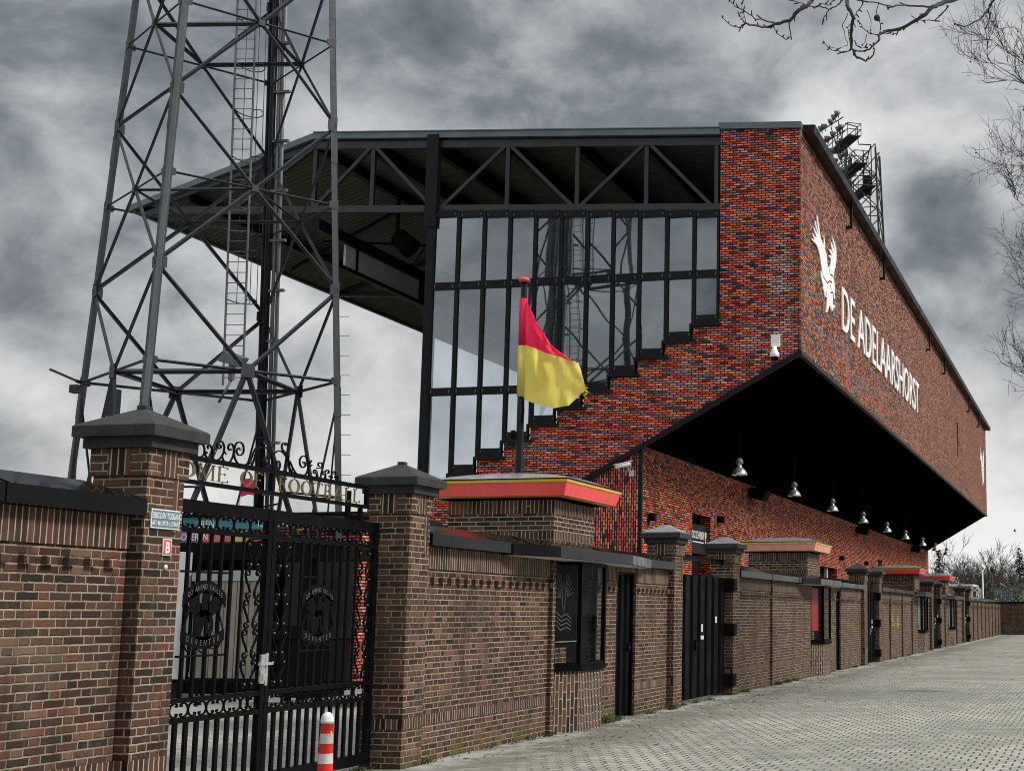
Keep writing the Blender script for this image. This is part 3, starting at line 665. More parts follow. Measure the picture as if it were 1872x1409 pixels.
def leaf(y0, y1, hinge):
    f = MB(); e = .004
    f.box(XG - .03, XG + .03, y0, y0 + .07, .06, 2.55); f.box(XG - .03, XG + .03, y1 - .07, y1, .06, 2.55)
    for z0, z1 in ((2.44, 2.55), (2.275, 2.315), (.865, .905), (.70, .745), (.06, .17)): f.box(XG - .028, XG + .028, y0 + .07, y1 - .07, z0, z1)
    L = f.build('gate_leaf', 'iron', GATE)
    ys0, ys1 = y0 + .07, y1 - .07
    bars = MB(); n = int((ys1 - ys0) / .14)
    for i in range(1, n): 
        y = ys0 + (ys1 - ys0) * i / n; bars.box(XG - .012, XG + .012, y - .024, y + .024, .17, .70)
    sc_w = .3
    u0 = ys0 + (sc_w if hinge < 0 else 0) * (1 if hinge < 0 else 0); 
    ca = (ys0 + (.62 if hinge > 0 else .02)); 
    a0 = ys0 + (sc_w + .06 if hinge > 0 else 0); a1 = ys1 - (sc_w + .06)
    n = int((a1 - a0) / .145)
    for i in range(1, n):
        y = a0 + (a1 - a0) * i / n; bars.box(XG - .012, XG + .012, y - .016, y + .016, .905, 2.275)
    bars.build('bars', 'iron', L)
    band = MB(); band2 = MB(); n = int((ys1 - ys0) / .25)
    for i in range(n):
        y = ys0 + (ys1 - ys0) * (i + .5) / n; w = (ys1 - ys0) / n
        for k in (0, 1):
            cscroll(band, y - w * .25 + k * w * .5, 2.3775, w * .5, .118, flip=1 if k == 0 else -1); cscroll(band2, y - w * .25 + k * w * .5, .805, w * .5, .112, flip=1 if k == 0 else -1)
    band.build('scroll_band', 'iron', L); band2.build('scroll_band', 'iron', L)
    cols = [ys1 - sc_w / 2 - .02] + ([ys0 + sc_w / 2 + .02] if hinge > 0 else [])
    for yc in cols:
        s = MB(); g = MB(); z = .93; nz = 5; h = (2.26 - .93) / nz
        s.box(XG - .01, XG + .01, yc - sc_w / 2 - .035, yc - sc_w / 2 - .015, .905, 2.275); 
        s.box(XG - .01, XG + .01, yc + sc_w / 2 + .015, yc + sc_w / 2 + .035, .905, 2.275)
        for i in range(nz):
            for sg in (1, -1):
                sscroll(s, yc + sg * .075, z + i * h, z + (i + 1) * h, .13, flip=sg)
                for zz, oo in ((z + (i + 1) * h - .043, .02), (z + i * h + .043, -.02)): s.lathe([(.0, -.012), (.009, -.008), (.011, 0), (.009, .008), (0, .012)], (XG + .008, yc + sg * (.075 + oo), zz), 8, 1)
        s.build('scroll_column', ['iron', 'gold'], L)
    return L
LL = leaf(GY0, GYM - .005, -1); LR = leaf(GYM + .005, GY1, 1)
def crest(L, y0, y1, z0, z1):
    b = MB(); yc = (y0 + y1) / 2; w = y1 - y0; x0, x1 = XG + .014, XG + .022
    b.box(XG - .012, XG + .02, y0 - .02, y1 + .02, z1 + .02, z1 + .038); b.box(XG - .012, XG + .02, y0 - .02, y1 + .02, z0 - .035, z0 - .017)
    def plate(poly): b.prism(poly, lambda u, v, x: (x, u, v), x0, x1)
    # arched upper ribbon and drooping lower ribbon
    def arc(zc, rise, h, m=1.0):
        up_, dn = [], []
        for i in range(13):
            s = i / 12 * 2 - 1; y = yc + s * w * .5 * m; up_.append((y, zc + rise * (1 - s * s))); dn.append((y, zc + rise * (1 - s * s) - h))
        for i in range(12): plate([dn[i], dn[i + 1], up_[i + 1], up_[i]])
    arc(z1 - .16, .12, .11); arc(z0 + .2, -.07, .1)
    # eagle with raised wings standing on a ball between the ribbons
    zc = z0 + .14
    def P(pts):
        q = [(yc + a, zc + c * .72) for a, c in pts]
        if sum(u[0] * v[1] - v[0] * u[1] for u, v in zip(q, q[1:] + q[:1])) < 0: q = q[::-1]
        plate(q)
    n = 20
    for i in range(n):
        a0, a1 = 2 * math.pi * i / n, 2 * math.pi * (i + 1) / n; r0 = .145; r1 = .0 if 5 <= i < 14 else .095
        P([(r1 * math.cos(a0), .12 + 1.3 * r1 * math.sin(a0)), (r0 * math.cos(a0), .12 + 1.3 * r0 * math.sin(a0)), (r0 * math.cos(a1), .12 + 1.3 * r0 * math.sin(a1)), (r1 * math.cos(a1), .12 + 1.3 * r1 * math.sin(a1))] if r1 else [(0, .12), (r0 * math.cos(a0), .12 + 1.3 * r0 * math.sin(a0)), (r0 * math.cos(a1), .12 + 1.3 * r0 * math.sin(a1))])
    P([(-.07, .22), (.07, .22), (.06, .38), (-.06, .38)]); P([(.04, -.02), (.075, -.02), (.05, .2), (.02, .2)])
    for sg in (-1, 1): P([(sg * a, c) for a, c in [(.045, .27), (.11, .23), (.18, .27), (.25, .35), (.2, .355), (.26, .45), (.2, .44), (.24, .55), (.17, .5), (.17, .6), (.115, .5), (.1, .42), (.045, .37)]])
    P([(-.035, .38), (.03, .38), (.045, .46), (.095, .47), (.05, .51), (.015, .54), (-.03, .51)])
    for sg in (-1, 1): b.strap([(yc + sg * w * .42, z1 - .2), (yc + sg * w * .36, (z0 + z1) / 2), (yc + sg * w * .47, z0 + .2)], .012, x0, x1)
    b.strap([(y0 + w * .05, z0 + .09), (y0 + w * .15, z0 + .02), (yc - w * .15, z0 + .04), (yc, z0), (yc + w * .15, z0 + .04), (y1 - w * .15, z0 + .02), (y1 - w * .05, z0 + .09)], .012, x0, x1)
    C = b.build('crest', 'iron', L)
    t = MB(); 
    for word, zz, rise, sz in (('GO AHEAD EAGLES', z1 - .235, .12, .062), ('DEVENTER', z0 + .128, -.07, .07)):
        n = len(word)
        for i, ch in enumerate(word):
            q = (i + .5) / n * 2 - 1; q *= .82
            if ch != ' ': words_mesh(t, ch, sz, (x1 + .001, yc + q * w * .5, zz + rise * (1 - q * q)), YV, ZV, XV, .002, 0, .8, 'CENTER')
    t.build('lettering', 'chalk', C)
crest(LL, 11.07, 11.69, 1.27, 1.92); crest(LR, 12.96, 13.6, 1.27, 1.92)
k = MB(); k.box(XG + .03, XG + .05, GYM - .11, GYM - .045, .97, 1.23); k.box(XG + .05, XG + .075, GYM - .16, GYM + .05, 1.135, 1.16); k.box(XG + .05, XG + .068, GYM - .095, GYM - .06, 1.0, 1.06); k.box(XG + .03, XG + .04, GYM - .02, GYM + .02, .95, 1.24); k.build('lock', 'lamp', LL)

OV = thing('gate_overthrow', (XG, 12.3, 2.5), 'iron arch over the gate with scrolls and the gold words HOME OF FOOTBALL', 'gate arch')
f = MB(); f.box(XG - .02, XG + .02, 10.44, 14.2, 2.885, 2.925); f.box(XG - .02, XG + .02, 10.44, 14.2, 2.685, 2.72); f.box(XG - .02, XG + .02, 12.33, 12.38, 2.722, 2.883); f.box(XG - .02, XG + .02, 14.155, 14.2, 2.722, 2.883); f.box(XG - .02, XG + .02, 14.03, 14.07, 2.552, 2.683); f.box(XG - .02, XG + .02, 10.6, 10.64, 2.552, 2.683)
f.box(XG - .07, XG - .03, 13.86, 13.91, 2.4, 2.85); f.build('sign_frame', 'iron', OV)
sx0, sx1 = XG - .008, XG + .008
def scr(b, pts): b.strap(pts, .014, sx0, sx1)
s = MB()
CREST = [[(70,310),(150,325),(165,350),(200,360),(235,330),(240,270),(225,235)],
[(268,320),(255,308),(248,325),(255,350),(280,380),(310,360),(318,290),(300,245),(283,240),(273,256),(280,275)],
[(352,312),(336,290),(320,302),(318,340),(330,375),(360,390),(400,370),(430,320),(440,260),(425,215),(400,200),(375,215),(367,245),(380,270),(400,268),(408,250),(398,238)],
[(462,330),(445,310),(428,325),(420,360),(440,400),(480,415),(515,380),(535,310),(530,250),(508,225),(485,240),(480,270),(495,290),(512,280)],
[(608,292),(590,268),(570,280),(565,310),(585,340),(615,335),(635,300),(630,240),(605,212),(570,215),(548,250),(540,320),(550,380),(585,430),(630,440),(680,420),(715,370),(735,310),(760,265),(782,250)],
[(700,415),(688,428),(680,410),(695,395),(715,405),(718,440),(735,400),(765,300),(800,265),(850,262),(890,290),(915,350),(918,420),(900,470),(865,490),(835,470),(825,420),(840,375),(865,360),(885,385),(885,420),(865,435),(850,420)],
[(800,205),(808,178),(795,160),(775,168),(768,205),(785,250)], [(815,180),(828,162),(842,180),(830,202),(815,195)],
[(965,425),(968,408),(985,400),(1000,420),(1000,460),(980,495),(950,490),(925,450),(920,390),(940,330),(980,298),(1020,305),(1060,350),(1085,410),(1100,470),(1125,522)],
[(1122,508),(1110,497),(1122,485),(1142,502),(1135,530),(1110,525),(1095,480),(1090,420),(1085,345)],
[(1050,240),(1055,222),(1030,222),(1018,260),(1035,295),(1082,342)], [(1062,238),(1070,222),(1086,232),(1078,250)],
[(1100,400),(1130,470),(1170,530),(1220,555),(1265,525),(1285,460),(1280,390),(1255,350),(1220,355),(1200,390),(1205,440),(1230,465),(1255,445),(1250,415),(1228,408)],
[(1322,440),(1305,448),(1298,420),(1318,395),(1285,460),(1290,530),(1320,575),(1355,570),(1372,540),(1368,500),(1348,488),(1338,512),(1354,525)],
[(1370,530),(1395,580),(1430,590),(1455,560),(1450,512),(1430,505),(1425,525),(1440,535)], [(1398,452),(1385,440),(1392,418),(1420,420),(1425,452),(1405,470),(1372,470)],
[(1455,560),(1475,600),(1500,605),(1515,570),(1505,550),(1494,557)], [(1462,560),(1455,510),(1480,490),(1495,512),(1478,524)],
[(1520,590),(1540,612),(1570,605),(1582,570),(1570,545),(1555,557),(1565,575)], [(1528,572),(1520,530),(1545,505),(1562,522),(1544,532)]]
for ln in CREST:
    q = [onX(330 + x / 5.506, 770 + y / 5.506, XG) for x, y in ln]; s.strap(smooth([(v.y, v.z) for v in q], 5), .011, sx0, sx1)
for x, y in ((338, 305), (450, 325), (590, 285), (700, 412), (865, 400), (975, 425), (1088, 345), (1228, 420), (1355, 512), (1440, 525), (1122, 505)):
    v = onX(330 + x / 5.506, 770 + y / 5.506, XG); s.lathe([(0, -.011), (.008, -.008), (.01, 0), (.008, .008), (0, .011)], (XG + .008, v.y, v.z), 8, 1)
s.build('scroll_crest', ['iron', 'gold'], OV)
# serif capitals cut from flat bar
def ser(ch):
    """strokes of a serif capital: (x0, z0, x1, z1, width) on a unit-high letter, plus rings"""
    T_, t_ = .13, .05; S = []; Rg = []
    def foot(x, z): S.append((x - .11, z, x + .11, z, t_))
    if ch == 'O': return [], [(.42, .5, .42, .5)], .84
    if ch == 'H': S += [(.12, 0, .12, 1, T_), (.68, 0, .68, 1, T_), (.12, .5, .68, .5, t_)]; [foot(x, z) for x in (.12, .68) for z in (.02, .98)]; return S, Rg, .8
    if ch == 'M': S += [(.12, 0, .12, 1, t_), (.86, 0, .86, 1, T_), (.12, 1, .48, .02, T_), (.48, .02, .86, 1, t_)]; [foot(x, z) for x in (.12, .86) for z in (.02, .98)]; return S, Rg, .98
    if ch in 'EF':
        S += [(.14, 0, .14, 1, T_), (.14, .975, .6, .975, t_), (.14, .52, .46, .52, t_), (.59, .86, .59, 1, t_), (.45, .44, .45, .6, t_), (.03, .98, .2, .98, t_)]
        S += [(.03, .02, .64, .02, t_), (.63, 0, .63, .16, t_)] if ch == 'E' else [(.03, .02, .27, .02, t_)]; return S, Rg, .68
    if ch == 'T': return [(.38, 0, .38, 1, T_), (.04, .975, .72, .975, t_), (.05, .84, .05, 1, t_), (.71, .84, .71, 1, t_), (.26, .02, .5, .02, t_)], Rg, .76
    if ch == 'L': return [(.14, 0, .14, 1, T_), (.03, .98, .26, .98, t_), (.03, .02, .6, .02, t_), (.59, 0, .59, .18, t_)], Rg, .64
    if ch == 'A': return [(.42, 1, .1, 0, t_), (.42, 1, .76, 0, T_), (.22, .34, .62, .34, t_), (0, .02, .2, .02, t_), (.64, .02, .9, .02, t_)], Rg, .86
    if ch == 'B': return [(.14, 0, .14, 1, T_), (.03, .98, .3, .98, t_), (.03, .02, .3, .02, t_), (.14, .52, .34, .52, t_)], [(.3, .755, .27, .24, -90, 90), (.3, .26, .32, .27, -90, 90)], .68
    return S, Rg, .4
lt = MB()
def serif(word, y0, y1, z, h):
    tot = sum(ser(c)[2] + .1 if c != ' ' else .5 for c in word); k = (y1 - y0) / tot; y = y0; x0, x1 = XG - .006, XG + .006
    for c in word:
        if c == ' ': y += .5 * k; continue
        S, Rg, adv = ser(c)
        for a, p, e, q, w in S:
            A, B = Vector((XG, y + a * k, z + p * h)), Vector((XG, y + e * k, z + q * h)); lt.bar(A, B, .012, w * h, upv=(A - B).cross(XV))
        for r in Rg:
            cy, cz, ry, rz = r[:4]; a0, a1 = (r[4], r[5]) if len(r) > 4 else (0, 360); n = 20
            ring = [(math.cos(R(a0 + (a1 - a0) * i / n)), math.sin(R(a0 + (a1 - a0) * i / n))) for i in range(n + 1)]
            for i in range(n):
                (c0, s0), (c1, s1) = ring[i], ring[i + 1]
                def pt(cc, ss, inn): return (y + (cy + (ry - (.14 if inn else 0)) * cc) * k, z + (cz + (rz - (.05 if inn else 0)) * ss) * h)
                lt.prism([pt(c0, s0, 1), pt(c0, s0, 0), pt(c1, s1, 0), pt(c1, s1, 1)], lambda u, v, x: (x, u, v), x0, x1)
        ym = y + adv * k / 2; lt.box(XG - .004, XG + .004, ym - .005, ym + .005, z + h * .97, 2.884); lt.box(XG - .004, XG + .004, ym - .005, ym + .005, 2.721, z + h * .03)
        y += (adv + .1) * k
serif('HOME', 10.70, 11.68, 2.735, .135); serif('OF', 11.84, 12.23, 2.735, .135); serif('FOOTBALL', 12.46, 14.06, 2.735, .135)
lt.build('lettering', 'gold', OV)

# signs on the left pier
T = tag(MB().build('x', 'white') if 0 else thing('warning_sign', (XP, 10.24, 2.32), 'small blue and white enamel no-entry sign on the left gate pier', 'sign'))
b = MB(); b.box(XP + .006, XP + .016, 10.06, 10.42, 2.25, 2.40); b.build('plate', 'sign_white', T)
b = MB(); b.box(XP + .016, XP + .018, 10.07, 10.41, 2.26, 2.39); b.build('field', 'sign_blue', T)
b = MB(); words_mesh(b, 'VERBODEN TOEGANG', .066, (XP + .018, 10.24, 2.328), YV, ZV, XV, .002, 0, .58, 'CENTER', .001); words_mesh(b, 'ART. 461, WETB. v. STRAFR.', .05, (XP + .018, 10.24, 2.275), YV, ZV, XV, .002, 0, .56, 'CENTER', .0007); b.build('lettering', 'sign_white', T)
T = thing('letter_sign', (XP, 10.28, 2.11), 'small red sign with a white letter B on the left gate pier', 'sign')
b = MB(); b.box(XP + .006, XP + .014, 10.23, 10.34, 2.045, 2.175); b.build('plate', 'sign_white', T)
b = MB(); b.box(XP + .014, XP + .016, 10.238, 10.332, 2.052, 2.168); b.build('field', 'sign_red', T)
b = MB(); words_mesh(b, 'B', .12, (XP + .016, 10.285, 2.067), YV, ZV, XV, .002, 0, .9, 'CENTER', .004); b.build('lettering', 'sign_white', T)
b = MB(); b.lathe([(0, 0), (.022, 0), (.022, .008), (0, .012)], (0, 0, 0), 12); b.v = [(XP + .004 + z, 10.29 + y, 1.955 + x) for x, y, z in b.v]
tag(b.build('wall_button', 'offwhite', org=(XP, 10.29, 1.955)), 'round pale metal button below the B sign on the left gate pier', 'button')

# bollard
b = MB(); b.lathe([(.1, 0), (.1, .02), (.078, .03), (.075, .05), (.054, .63), (.058, .632), (.059, .652), (.056, .657), (.056, .668), (.05, .69), (.036, .71), (.018, .722), (0, .725)], (-6.82, 12.35, 0), 28)
T = thing('bollard', (-6.82, 12.35, 0), 'red and white striped bollard in front of the ornate gate', 'bollard'); b.build('post', 'bollard', T)
b = MB(); b.box(-6.768, -6.764, 12.32, 12.36, .515, .555); b.build('sticker', 'yellow_paint', T)

# ------------------------------------------------------------------ yard behind the gate
T = thing('kiosk', (-17, 26.5, 0), 'dark kiosk behind the ornate gate with teal and rainbow signboards', 'kiosk')
b = MB(); b.box(-20, -16.1, 27.2, 30, 0, 3.0); b.build('kiosk_body', 'dark', T)
b = MB(); b.box(-20, -13.9, 25.5, 27.19, 2.62, 2.93); b.box(-20, -13.9, 25.5, 27.19, 3.45, 3.5); b.build('roof', 'black', T)
b = MB(); b.box(-19.5, -15.55, 25.62, 25.7, 3.2, 3.44); b.build('teal_signboard', 'teal', T, label='teal upper signboard')
b = MB(); b.box(-15.54, -14.0, 25.62, 25.7, 3.2, 3.44); b.build('navy_signboard', 'navy', T, label='navy upper signboard')
b = MB(); words_mesh(b, 'EREN', .2, (-17.1, 25.61, 3.24), XV, ZV, -YV, .01, 0, .8); words_mesh(b, 'K', .2, (-15.8, 25.61, 3.24), XV, ZV, -YV, .01, 0, .9); words_mesh(b, 'SA', .2, (-15.4, 25.61, 3.24), XV, ZV, -YV, .01, 0, 1.1); words_mesh(b, 'AS', .2, (-14.4, 25.61, 3.24), XV, ZV, -YV, .01, 0, 1); b.build('lettering', 'white', T)
b = MB()
for i, (m, x0, x1) in enumerate(((0, -17.9, -17.45), (1, -17.45, -16.95), (2, -16.95, -16.5), (2, -16.5, -16.28), (3, -16.28, -16.0))): b.box(x0, x1, 25.6, 25.66, 2.96, 3.18, m)
b.build('rainbow_banner', ['green', 'violet', 'rose', 'lime'], T)
b = MB(); words_mesh(b, 'ECOVEREN', .18, (-17.6, 25.59, 3.0), XV, ZV, -YV, .01, 0, .85); b.build('lettering', 'white', T)
for x in (-17.95, -14.75):
    b = MB(); b.box(x, x + .18, 25.5, 25.68, 0, 2.62); b.build('post', 'black', T)
T = thing('cabinet', (-17.5, 25.0, 0), 'pale grey metal cabinet behind the left gate leaf', 'cabinet')
b = MB(); b.box(-17.9, -16.95, 24.6, 25.3, .35, 2.75); b.build('cabinet_body', 'cabinet', T); b = MB(); b.box(-17.85, -17.0, 24.585, 24.598, .45, 2.65); b.build('door', 'cabinet', T)
b = MB(); b.box(-17.85, -17.0, 24.7, 25.2, 0, .349); b.build('plinth', 'dark', T)
T = thing('slat_screen', (-16.2, 26.0, 0), 'beige upright slat screen behind the ornate gate', 'screen')
b = MB()
for k in range(11): b.box(-16.8 + k * .13, -16.69 + k * .13, 25.2, 25.24, .4, 2.2)
b.build('slats', 'kiosk', T); b = MB(); b.box(-16.85, -15.35, 25.245, 25.3, .42, .5); b.box(-16.85, -15.35, 25.245, 25.3, 2.0, 2.08); b.box(-16.85, -15.35, 25.18, 25.3, 2.205, 2.4); b.build('rail', 'cabinet', T)
T = thing('waste_container', (-14.1, 25, 0), 'dark wheeled waste container behind the right gate leaf', 'container')
b = MB(); b.prism([(-14.35, .12), (-13.5, .12), (-13.42, 1.15), (-14.43, 1.15)], lambda a, c, y: (a, y, c), 24.2, 25.0); b.build('bin_body', 'black', T); b = MB(); b.prism([(-14.47, 1.153), (-13.38, 1.153), (-13.5, 1.38), (-14.3, 1.38)], lambda a, c, y: (a, y, c), 24.15, 25.05); b.build('lid', 'black', T)
for x in (-14.25, -13.65):
    b = MB(); b.tube([(x, 24.3, .09), (x + .06, 24.3, .09)], .085, 12); b.build('wheel', 'black', T)
T = thing('outbuilding', (-18.8, 31, 0), 'red brick outbuilding with a yellow board, behind the right gate leaf', 'outbuilding')
b = MB(); b.box(-21.2, -16.5, 31, 35, 0, 3.75); b.build('building_wall', 'red', T, uv=True)
b = MB(); b.box(-18.4, -17.7, 30.9, 30.995, 0, 2.6); b.box(-17.3, -16.95, 30.9, 30.995, .9, 2.5); b.build('doorway', 'dark', T)
b = MB(); b.box(-18.0, -16.55, 30.85, 30.99, 3.5, 3.74); b.build('yellow_board', 'yellow_paint', T); b = MB(); b.box(-21.3, -16.4, 30.8, 35.1, 3.752, 3.9); b.build('roof', 'frame', T)
T = thing('low_railing', (-15, 23.5, 0), 'low black railing in the yard behind the gate', 'railing')
b = MB(); b.box(-18.4, -11.5, 23.4, 23.44, .42, .46)
for k in range(8): b.box(-18.4 + k * .98, -18.36 + k * .98, 23.4, 23.44, 0, .42)
b.build('rails', 'iron', T)
T = thing('round_sign', (-12.4, 22.3, 0), 'round red-rimmed traffic sign behind the right edge of the gate', 'sign')
b = MB(); b.tube([(-12.62, 24.33, 0), (-12.62, 24.33, 1.2)], .03, 10); b.build('post', 'tower', T)
b = MB(); b.tube([(-12.62, 24.28, .95), (-12.62, 24.3, .95)], .26, 28, smooth=False); b.build('sign_rim', 'sign_red', T); b = MB(); b.tube([(-12.62, 24.268, .95), (-12.62, 24.279, .95)], .19, 28, smooth=False); b.build('sign_face', 'sign_white', T)
# small far flag
T = thing('flagpole', (-38, 60, 0), 'thin distant white flagpole seen through the gate arch', 'flagpole'); b = MB(); b.tube([(-38, 60, 0), (-38, 60, 7.8)], .04, 8); b.build('pole', 'white', T)
b = MB(); vs = []
for i in range(7):
    for j in range(2): vs.append((-37.95 + i * .17, 60 + .08 * math.sin(i * 1.4), 7.6 - j * .8 + .06 * math.sin(i) + .03 * i * j))
b.raw(vs, [(2 * i, 2 * i + 2, 2 * i + 3, 2 * i + 1) for i in range(6)], 0, True); tag(b.build('flag', 'flag_red', org=(-37.95, 60, 7.2)), 'small distant red flag seen under the gate lettering', 'flag')
#PART2
# ------------------------------------------------------------------ the stand
YE, YF = 41.95, 117.4; XU, XT, XG_, XL = -8.4, -10.9, -20.28, -13.3
def zroof(x): return 16.30 - .0563 * (x + 10.9)          # top of roof, rising towards the pitch
def zchord(x): return 13.86 - .0547 * (x + 10.9)
def zsoff(x): return 9.31 + .553 * (x + 8.4)
XK, XTIP = -24.6, -31.1; ZTIP = 15.02
STAND = thing('stadium_stand', (-14, YE, 0), 'brick football stand with glazed end, cantilevered roof and white lettering', 'stand')
MX = [-10.9, -11.71, -12.58, -13.45, -14.3, -15.15, -16.0, -16.85, -17.7, -18.56, -19.43, -20.28]
ZB = [10.25 - .487 * i for i in range(11)]
b = MB()
def col_(x0, x1, zt0, zt1):
    """one upright strip of the end wall from the soffit line up"""
    z0, z1 = zsoff(x0), zsoff(x1)
    b.face([(x0, YE, z0), (x1, YE, z1), (x1, YE, zt1), (x0, YE, zt0)])
    b.face([(x1, YE + .35, z1), (x0, YE + .35, z0), (x0, YE + .35, zt0), (x1, YE + .35, zt1)])
    b.face([(x0, YE, zt0), (x1, YE, zt1), (x1, YE + .35, zt1), (x0, YE + .35, zt0)])
col_(XT, XU, 16.3, 16.16)
for i in range(11): col_(MX[i + 1], MX[i], ZB[i], ZB[i])
b.face([(XT, YE, 10.25), (XT, YE, 16.3), (XT, YE + .35, 16.3), (XT, YE + .35, 10.25)])
b.build('end_wall', 'red', STAND, uv=True)
b = MB(); y = YE + .06
xs = [-13.3, -15, -17, -19, -20.6]
for a, c in zip(xs[1:], xs[:-1]): b.face([(a, y, 0), (c, y, 0), (c, y, zsoff(c) - .02), (a, y, zsoff(a) - .02)], 0, True)
b.face([(-20.6, y + .3, 0), (-20.6, y, 0), (-20.6, y, zsoff(-20.6)), (-20.6, y + .3, zsoff(-20.6))])
b.build('lower_end_wall', 'red', STAND, uv=True)
b = MB(); b.face([(XU, YE, 9.31), (XU, YF, 9.31), (XU, YF, 16.16), (XU, YE, 16.16)]); b.face([(XU, YF, 9.31), (XT, YF, 7.9), (XT, YF, 16.3), (XU, YF, 16.16)])
b.build('street_wall', 'red_long', STAND, uv=True)
b = MB()
DOORS = [(47.75, 50.15, 0, 4.95), (71.2, 76.0, 0, 3.9), (90.8, 92.7, 0, 4.9), (98.5, 103, 0, 3.7)]
y = YE + .06
for d0, d1, z0, z1 in DOORS:
    b.face([(XL, y, 0), (XL, d0, 0), (XL, d0, 6.6), (XL, y, 6.6)]); b.face([(XL, d0, z1), (XL, d1, z1), (XL, d1, 6.6), (XL, d0, 6.6)])
    b.face([(XL, d0, 0), (XL - .4, d0, 0), (XL - .4, d0, z1), (XL, d0, z1)]); b.face([(XL, d1, 0), (XL - .4, d1, 0), (XL - .4, d1, z1), (XL, d1, z1)]); b.face([(XL, d0, z1), (XL - .4, d0, z1), (XL - .4, d1, z1), (XL, d1, z1)])
    y = d1
b.face([(XL, y, 0), (XL, 119, 0), (XL, 119, 6.6), (XL, y, 6.6)]); b.face([(XL, 119, 0), (-20.6, 119, 0), (-20.6, 119, 6.6), (XL, 119, 6.6)])
b.build('lower_wall', 'red_low', STAND, uv=True)
b = MB(); b.box(XL - .1, XL - .04, 66, 66.4, 0, 6.5)
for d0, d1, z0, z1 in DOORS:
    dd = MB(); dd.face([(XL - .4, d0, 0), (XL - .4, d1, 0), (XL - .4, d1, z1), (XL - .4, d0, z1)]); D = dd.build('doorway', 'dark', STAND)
b = MB(); b.box(XL - .3, XL - .15, 73.9, 74.15, 0, 3.9); b.box(XL - .38, XL - .3, 74.2, 75.9, 0, 3.2); b.build('door_post', 'offwhite', STAND)
b = MB(); b.box(XL - .3, XL - .25, 91.0, 92.5, 3.9, 4.5); b.build('name_board', 'offwhite', STAND)
# soffit under the overhang
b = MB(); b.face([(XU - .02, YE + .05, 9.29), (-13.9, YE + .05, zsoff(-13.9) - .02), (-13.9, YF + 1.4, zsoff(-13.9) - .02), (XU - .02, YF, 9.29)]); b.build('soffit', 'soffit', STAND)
b = MB(); b.box(XU - .12, XU + .02, YE - .02, YF + .02, 9.19, 9.315)
b.bar((XU + .02, YE - .03, zsoff(XU) - .06), (-17.2, YE - .03, zsoff(-17.2) - .06), .08, .15, upv=(0, 0, 1)); b.box(XL - .05, XL + .05, YE - .01, YE + .1, 0, 6.6)
b.build('soffit_trim', 'frame', STAND)
# terrace under the seats and the inner walls
b = MB(); pr = [(XT, 10.2)]
for i in range(11): pr += [(MX[i], ZB[i] - .15), (MX[i + 1], ZB[i] - .15)]
pr = [p for k, p in enumerate(pr) if k == 0 or p != pr[k - 1]] + [(XG_, 4.3), (XT, 9.4)]
b.prism(pr, lambda a, c, y: (a, y, c), YE + .36, YF); b.build('terrace', 'concrete', STAND)
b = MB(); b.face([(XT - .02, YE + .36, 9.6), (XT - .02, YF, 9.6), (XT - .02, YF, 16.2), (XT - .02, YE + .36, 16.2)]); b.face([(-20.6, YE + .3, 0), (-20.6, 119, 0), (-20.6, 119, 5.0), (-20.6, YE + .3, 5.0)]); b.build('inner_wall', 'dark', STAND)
# seats along the steps beside the glass
def seat(x, y, z):
    s = MB(); s.prism([(x - .2, z + .40), (x + .18, z + .38), (x + .26, z + .78), (x + .29, z + .78), (x + .23, z + .34), (x - .2, z + .36)], lambda a, c, d: (a, d, c), y, y + .42); return s
for i in range(11):
    zz = ZB[i] - .15
    for k in range(3): seat((MX[i] + MX[i + 1]) / 2 + .2, YE + .55 + k * .5, zz).build('seat', 'seat', STAND)
# roof
b = MB()
def deck(x0, z0, x1, z1):
    n = 250; dy = (YF + .3 - YE) / n; pr = [(0, 0), (.42, 0), (.5, .06), (.92, .06), (1, 0)]
    for i in range(n):
        y = YE + i * dy
        for (a, h0), (c, h1) in zip(pr[:-1], pr[1:]):
            b.face([(x0, y + a * dy, z0 + h0), (x0, y + c * dy, z0 + h1), (x1, y + c * dy, z1 + h1), (x1, y + a * dy, z1 + h0)])
deck(XT + .3, zroof(XT + .3) - .16, XK, zroof(XK) - .16); deck(XK, zroof(XK) - .16, XTIP, ZTIP - .1)
b.face([(XU - .1, YE, 16.2), (XU - .1, YF + .3, 16.2), (XK, YF + .3, zroof(XK)), (XK, YE, zroof(XK))]); b.face([(XK, YE, zroof(XK)), (XK, YF + .3, zroof(XK)), (XTIP, YF + .3, ZTIP), (XTIP, YE, ZTIP)])
b.build('roof_deck', 'deck', STAND)
b = MB()
def strip(p, q, h, t=.05): 
    (x0, z0), (x1, z1) = p, q
    b.prism([(x0, z0), (x1, z1), (x1, z1 - h), (x0, z0 - h)], lambda a, c, y: (a, y, c), YE - .1, YE + t)
strip((XK, zroof(XK) + .02), (XT - .02, zroof(XT) + .02), .20); strip((XTIP - .1, ZTIP + .02), (XK, zroof(XK) + .02), .20)
b.prism([(XK, zroof(XK) + .05), (XT - .02, zroof(XT) + .05), (XT - .02, zroof(XT) + .021), (XK, zroof(XK) + .021)], lambda a, c, y: (a, y, c), YE - .14, YE + .1)
b.prism([(XT - .06, 16.5), (XU + .03, 16.36), (XU + .03, 16.16), (XT - .06, 16.3)], lambda a, c, y: (a, y, c), YE - .08, YE + .4)
b.box(XTIP - .12, XTIP + .02, YE + .06, YF + .3, ZTIP - .2, ZTIP + .04)
b.build('fascia', 'fascia', STAND)
g = MB(); g.prism([(XU, 16.12), (XU + .36, 16.12), (XU + .40, 16.34), (XU + .01, 16.36)], lambda a, c, y: (a, y, c), YE + .25, YF + .5); G = g.build('gutter', 'frame', STAND)
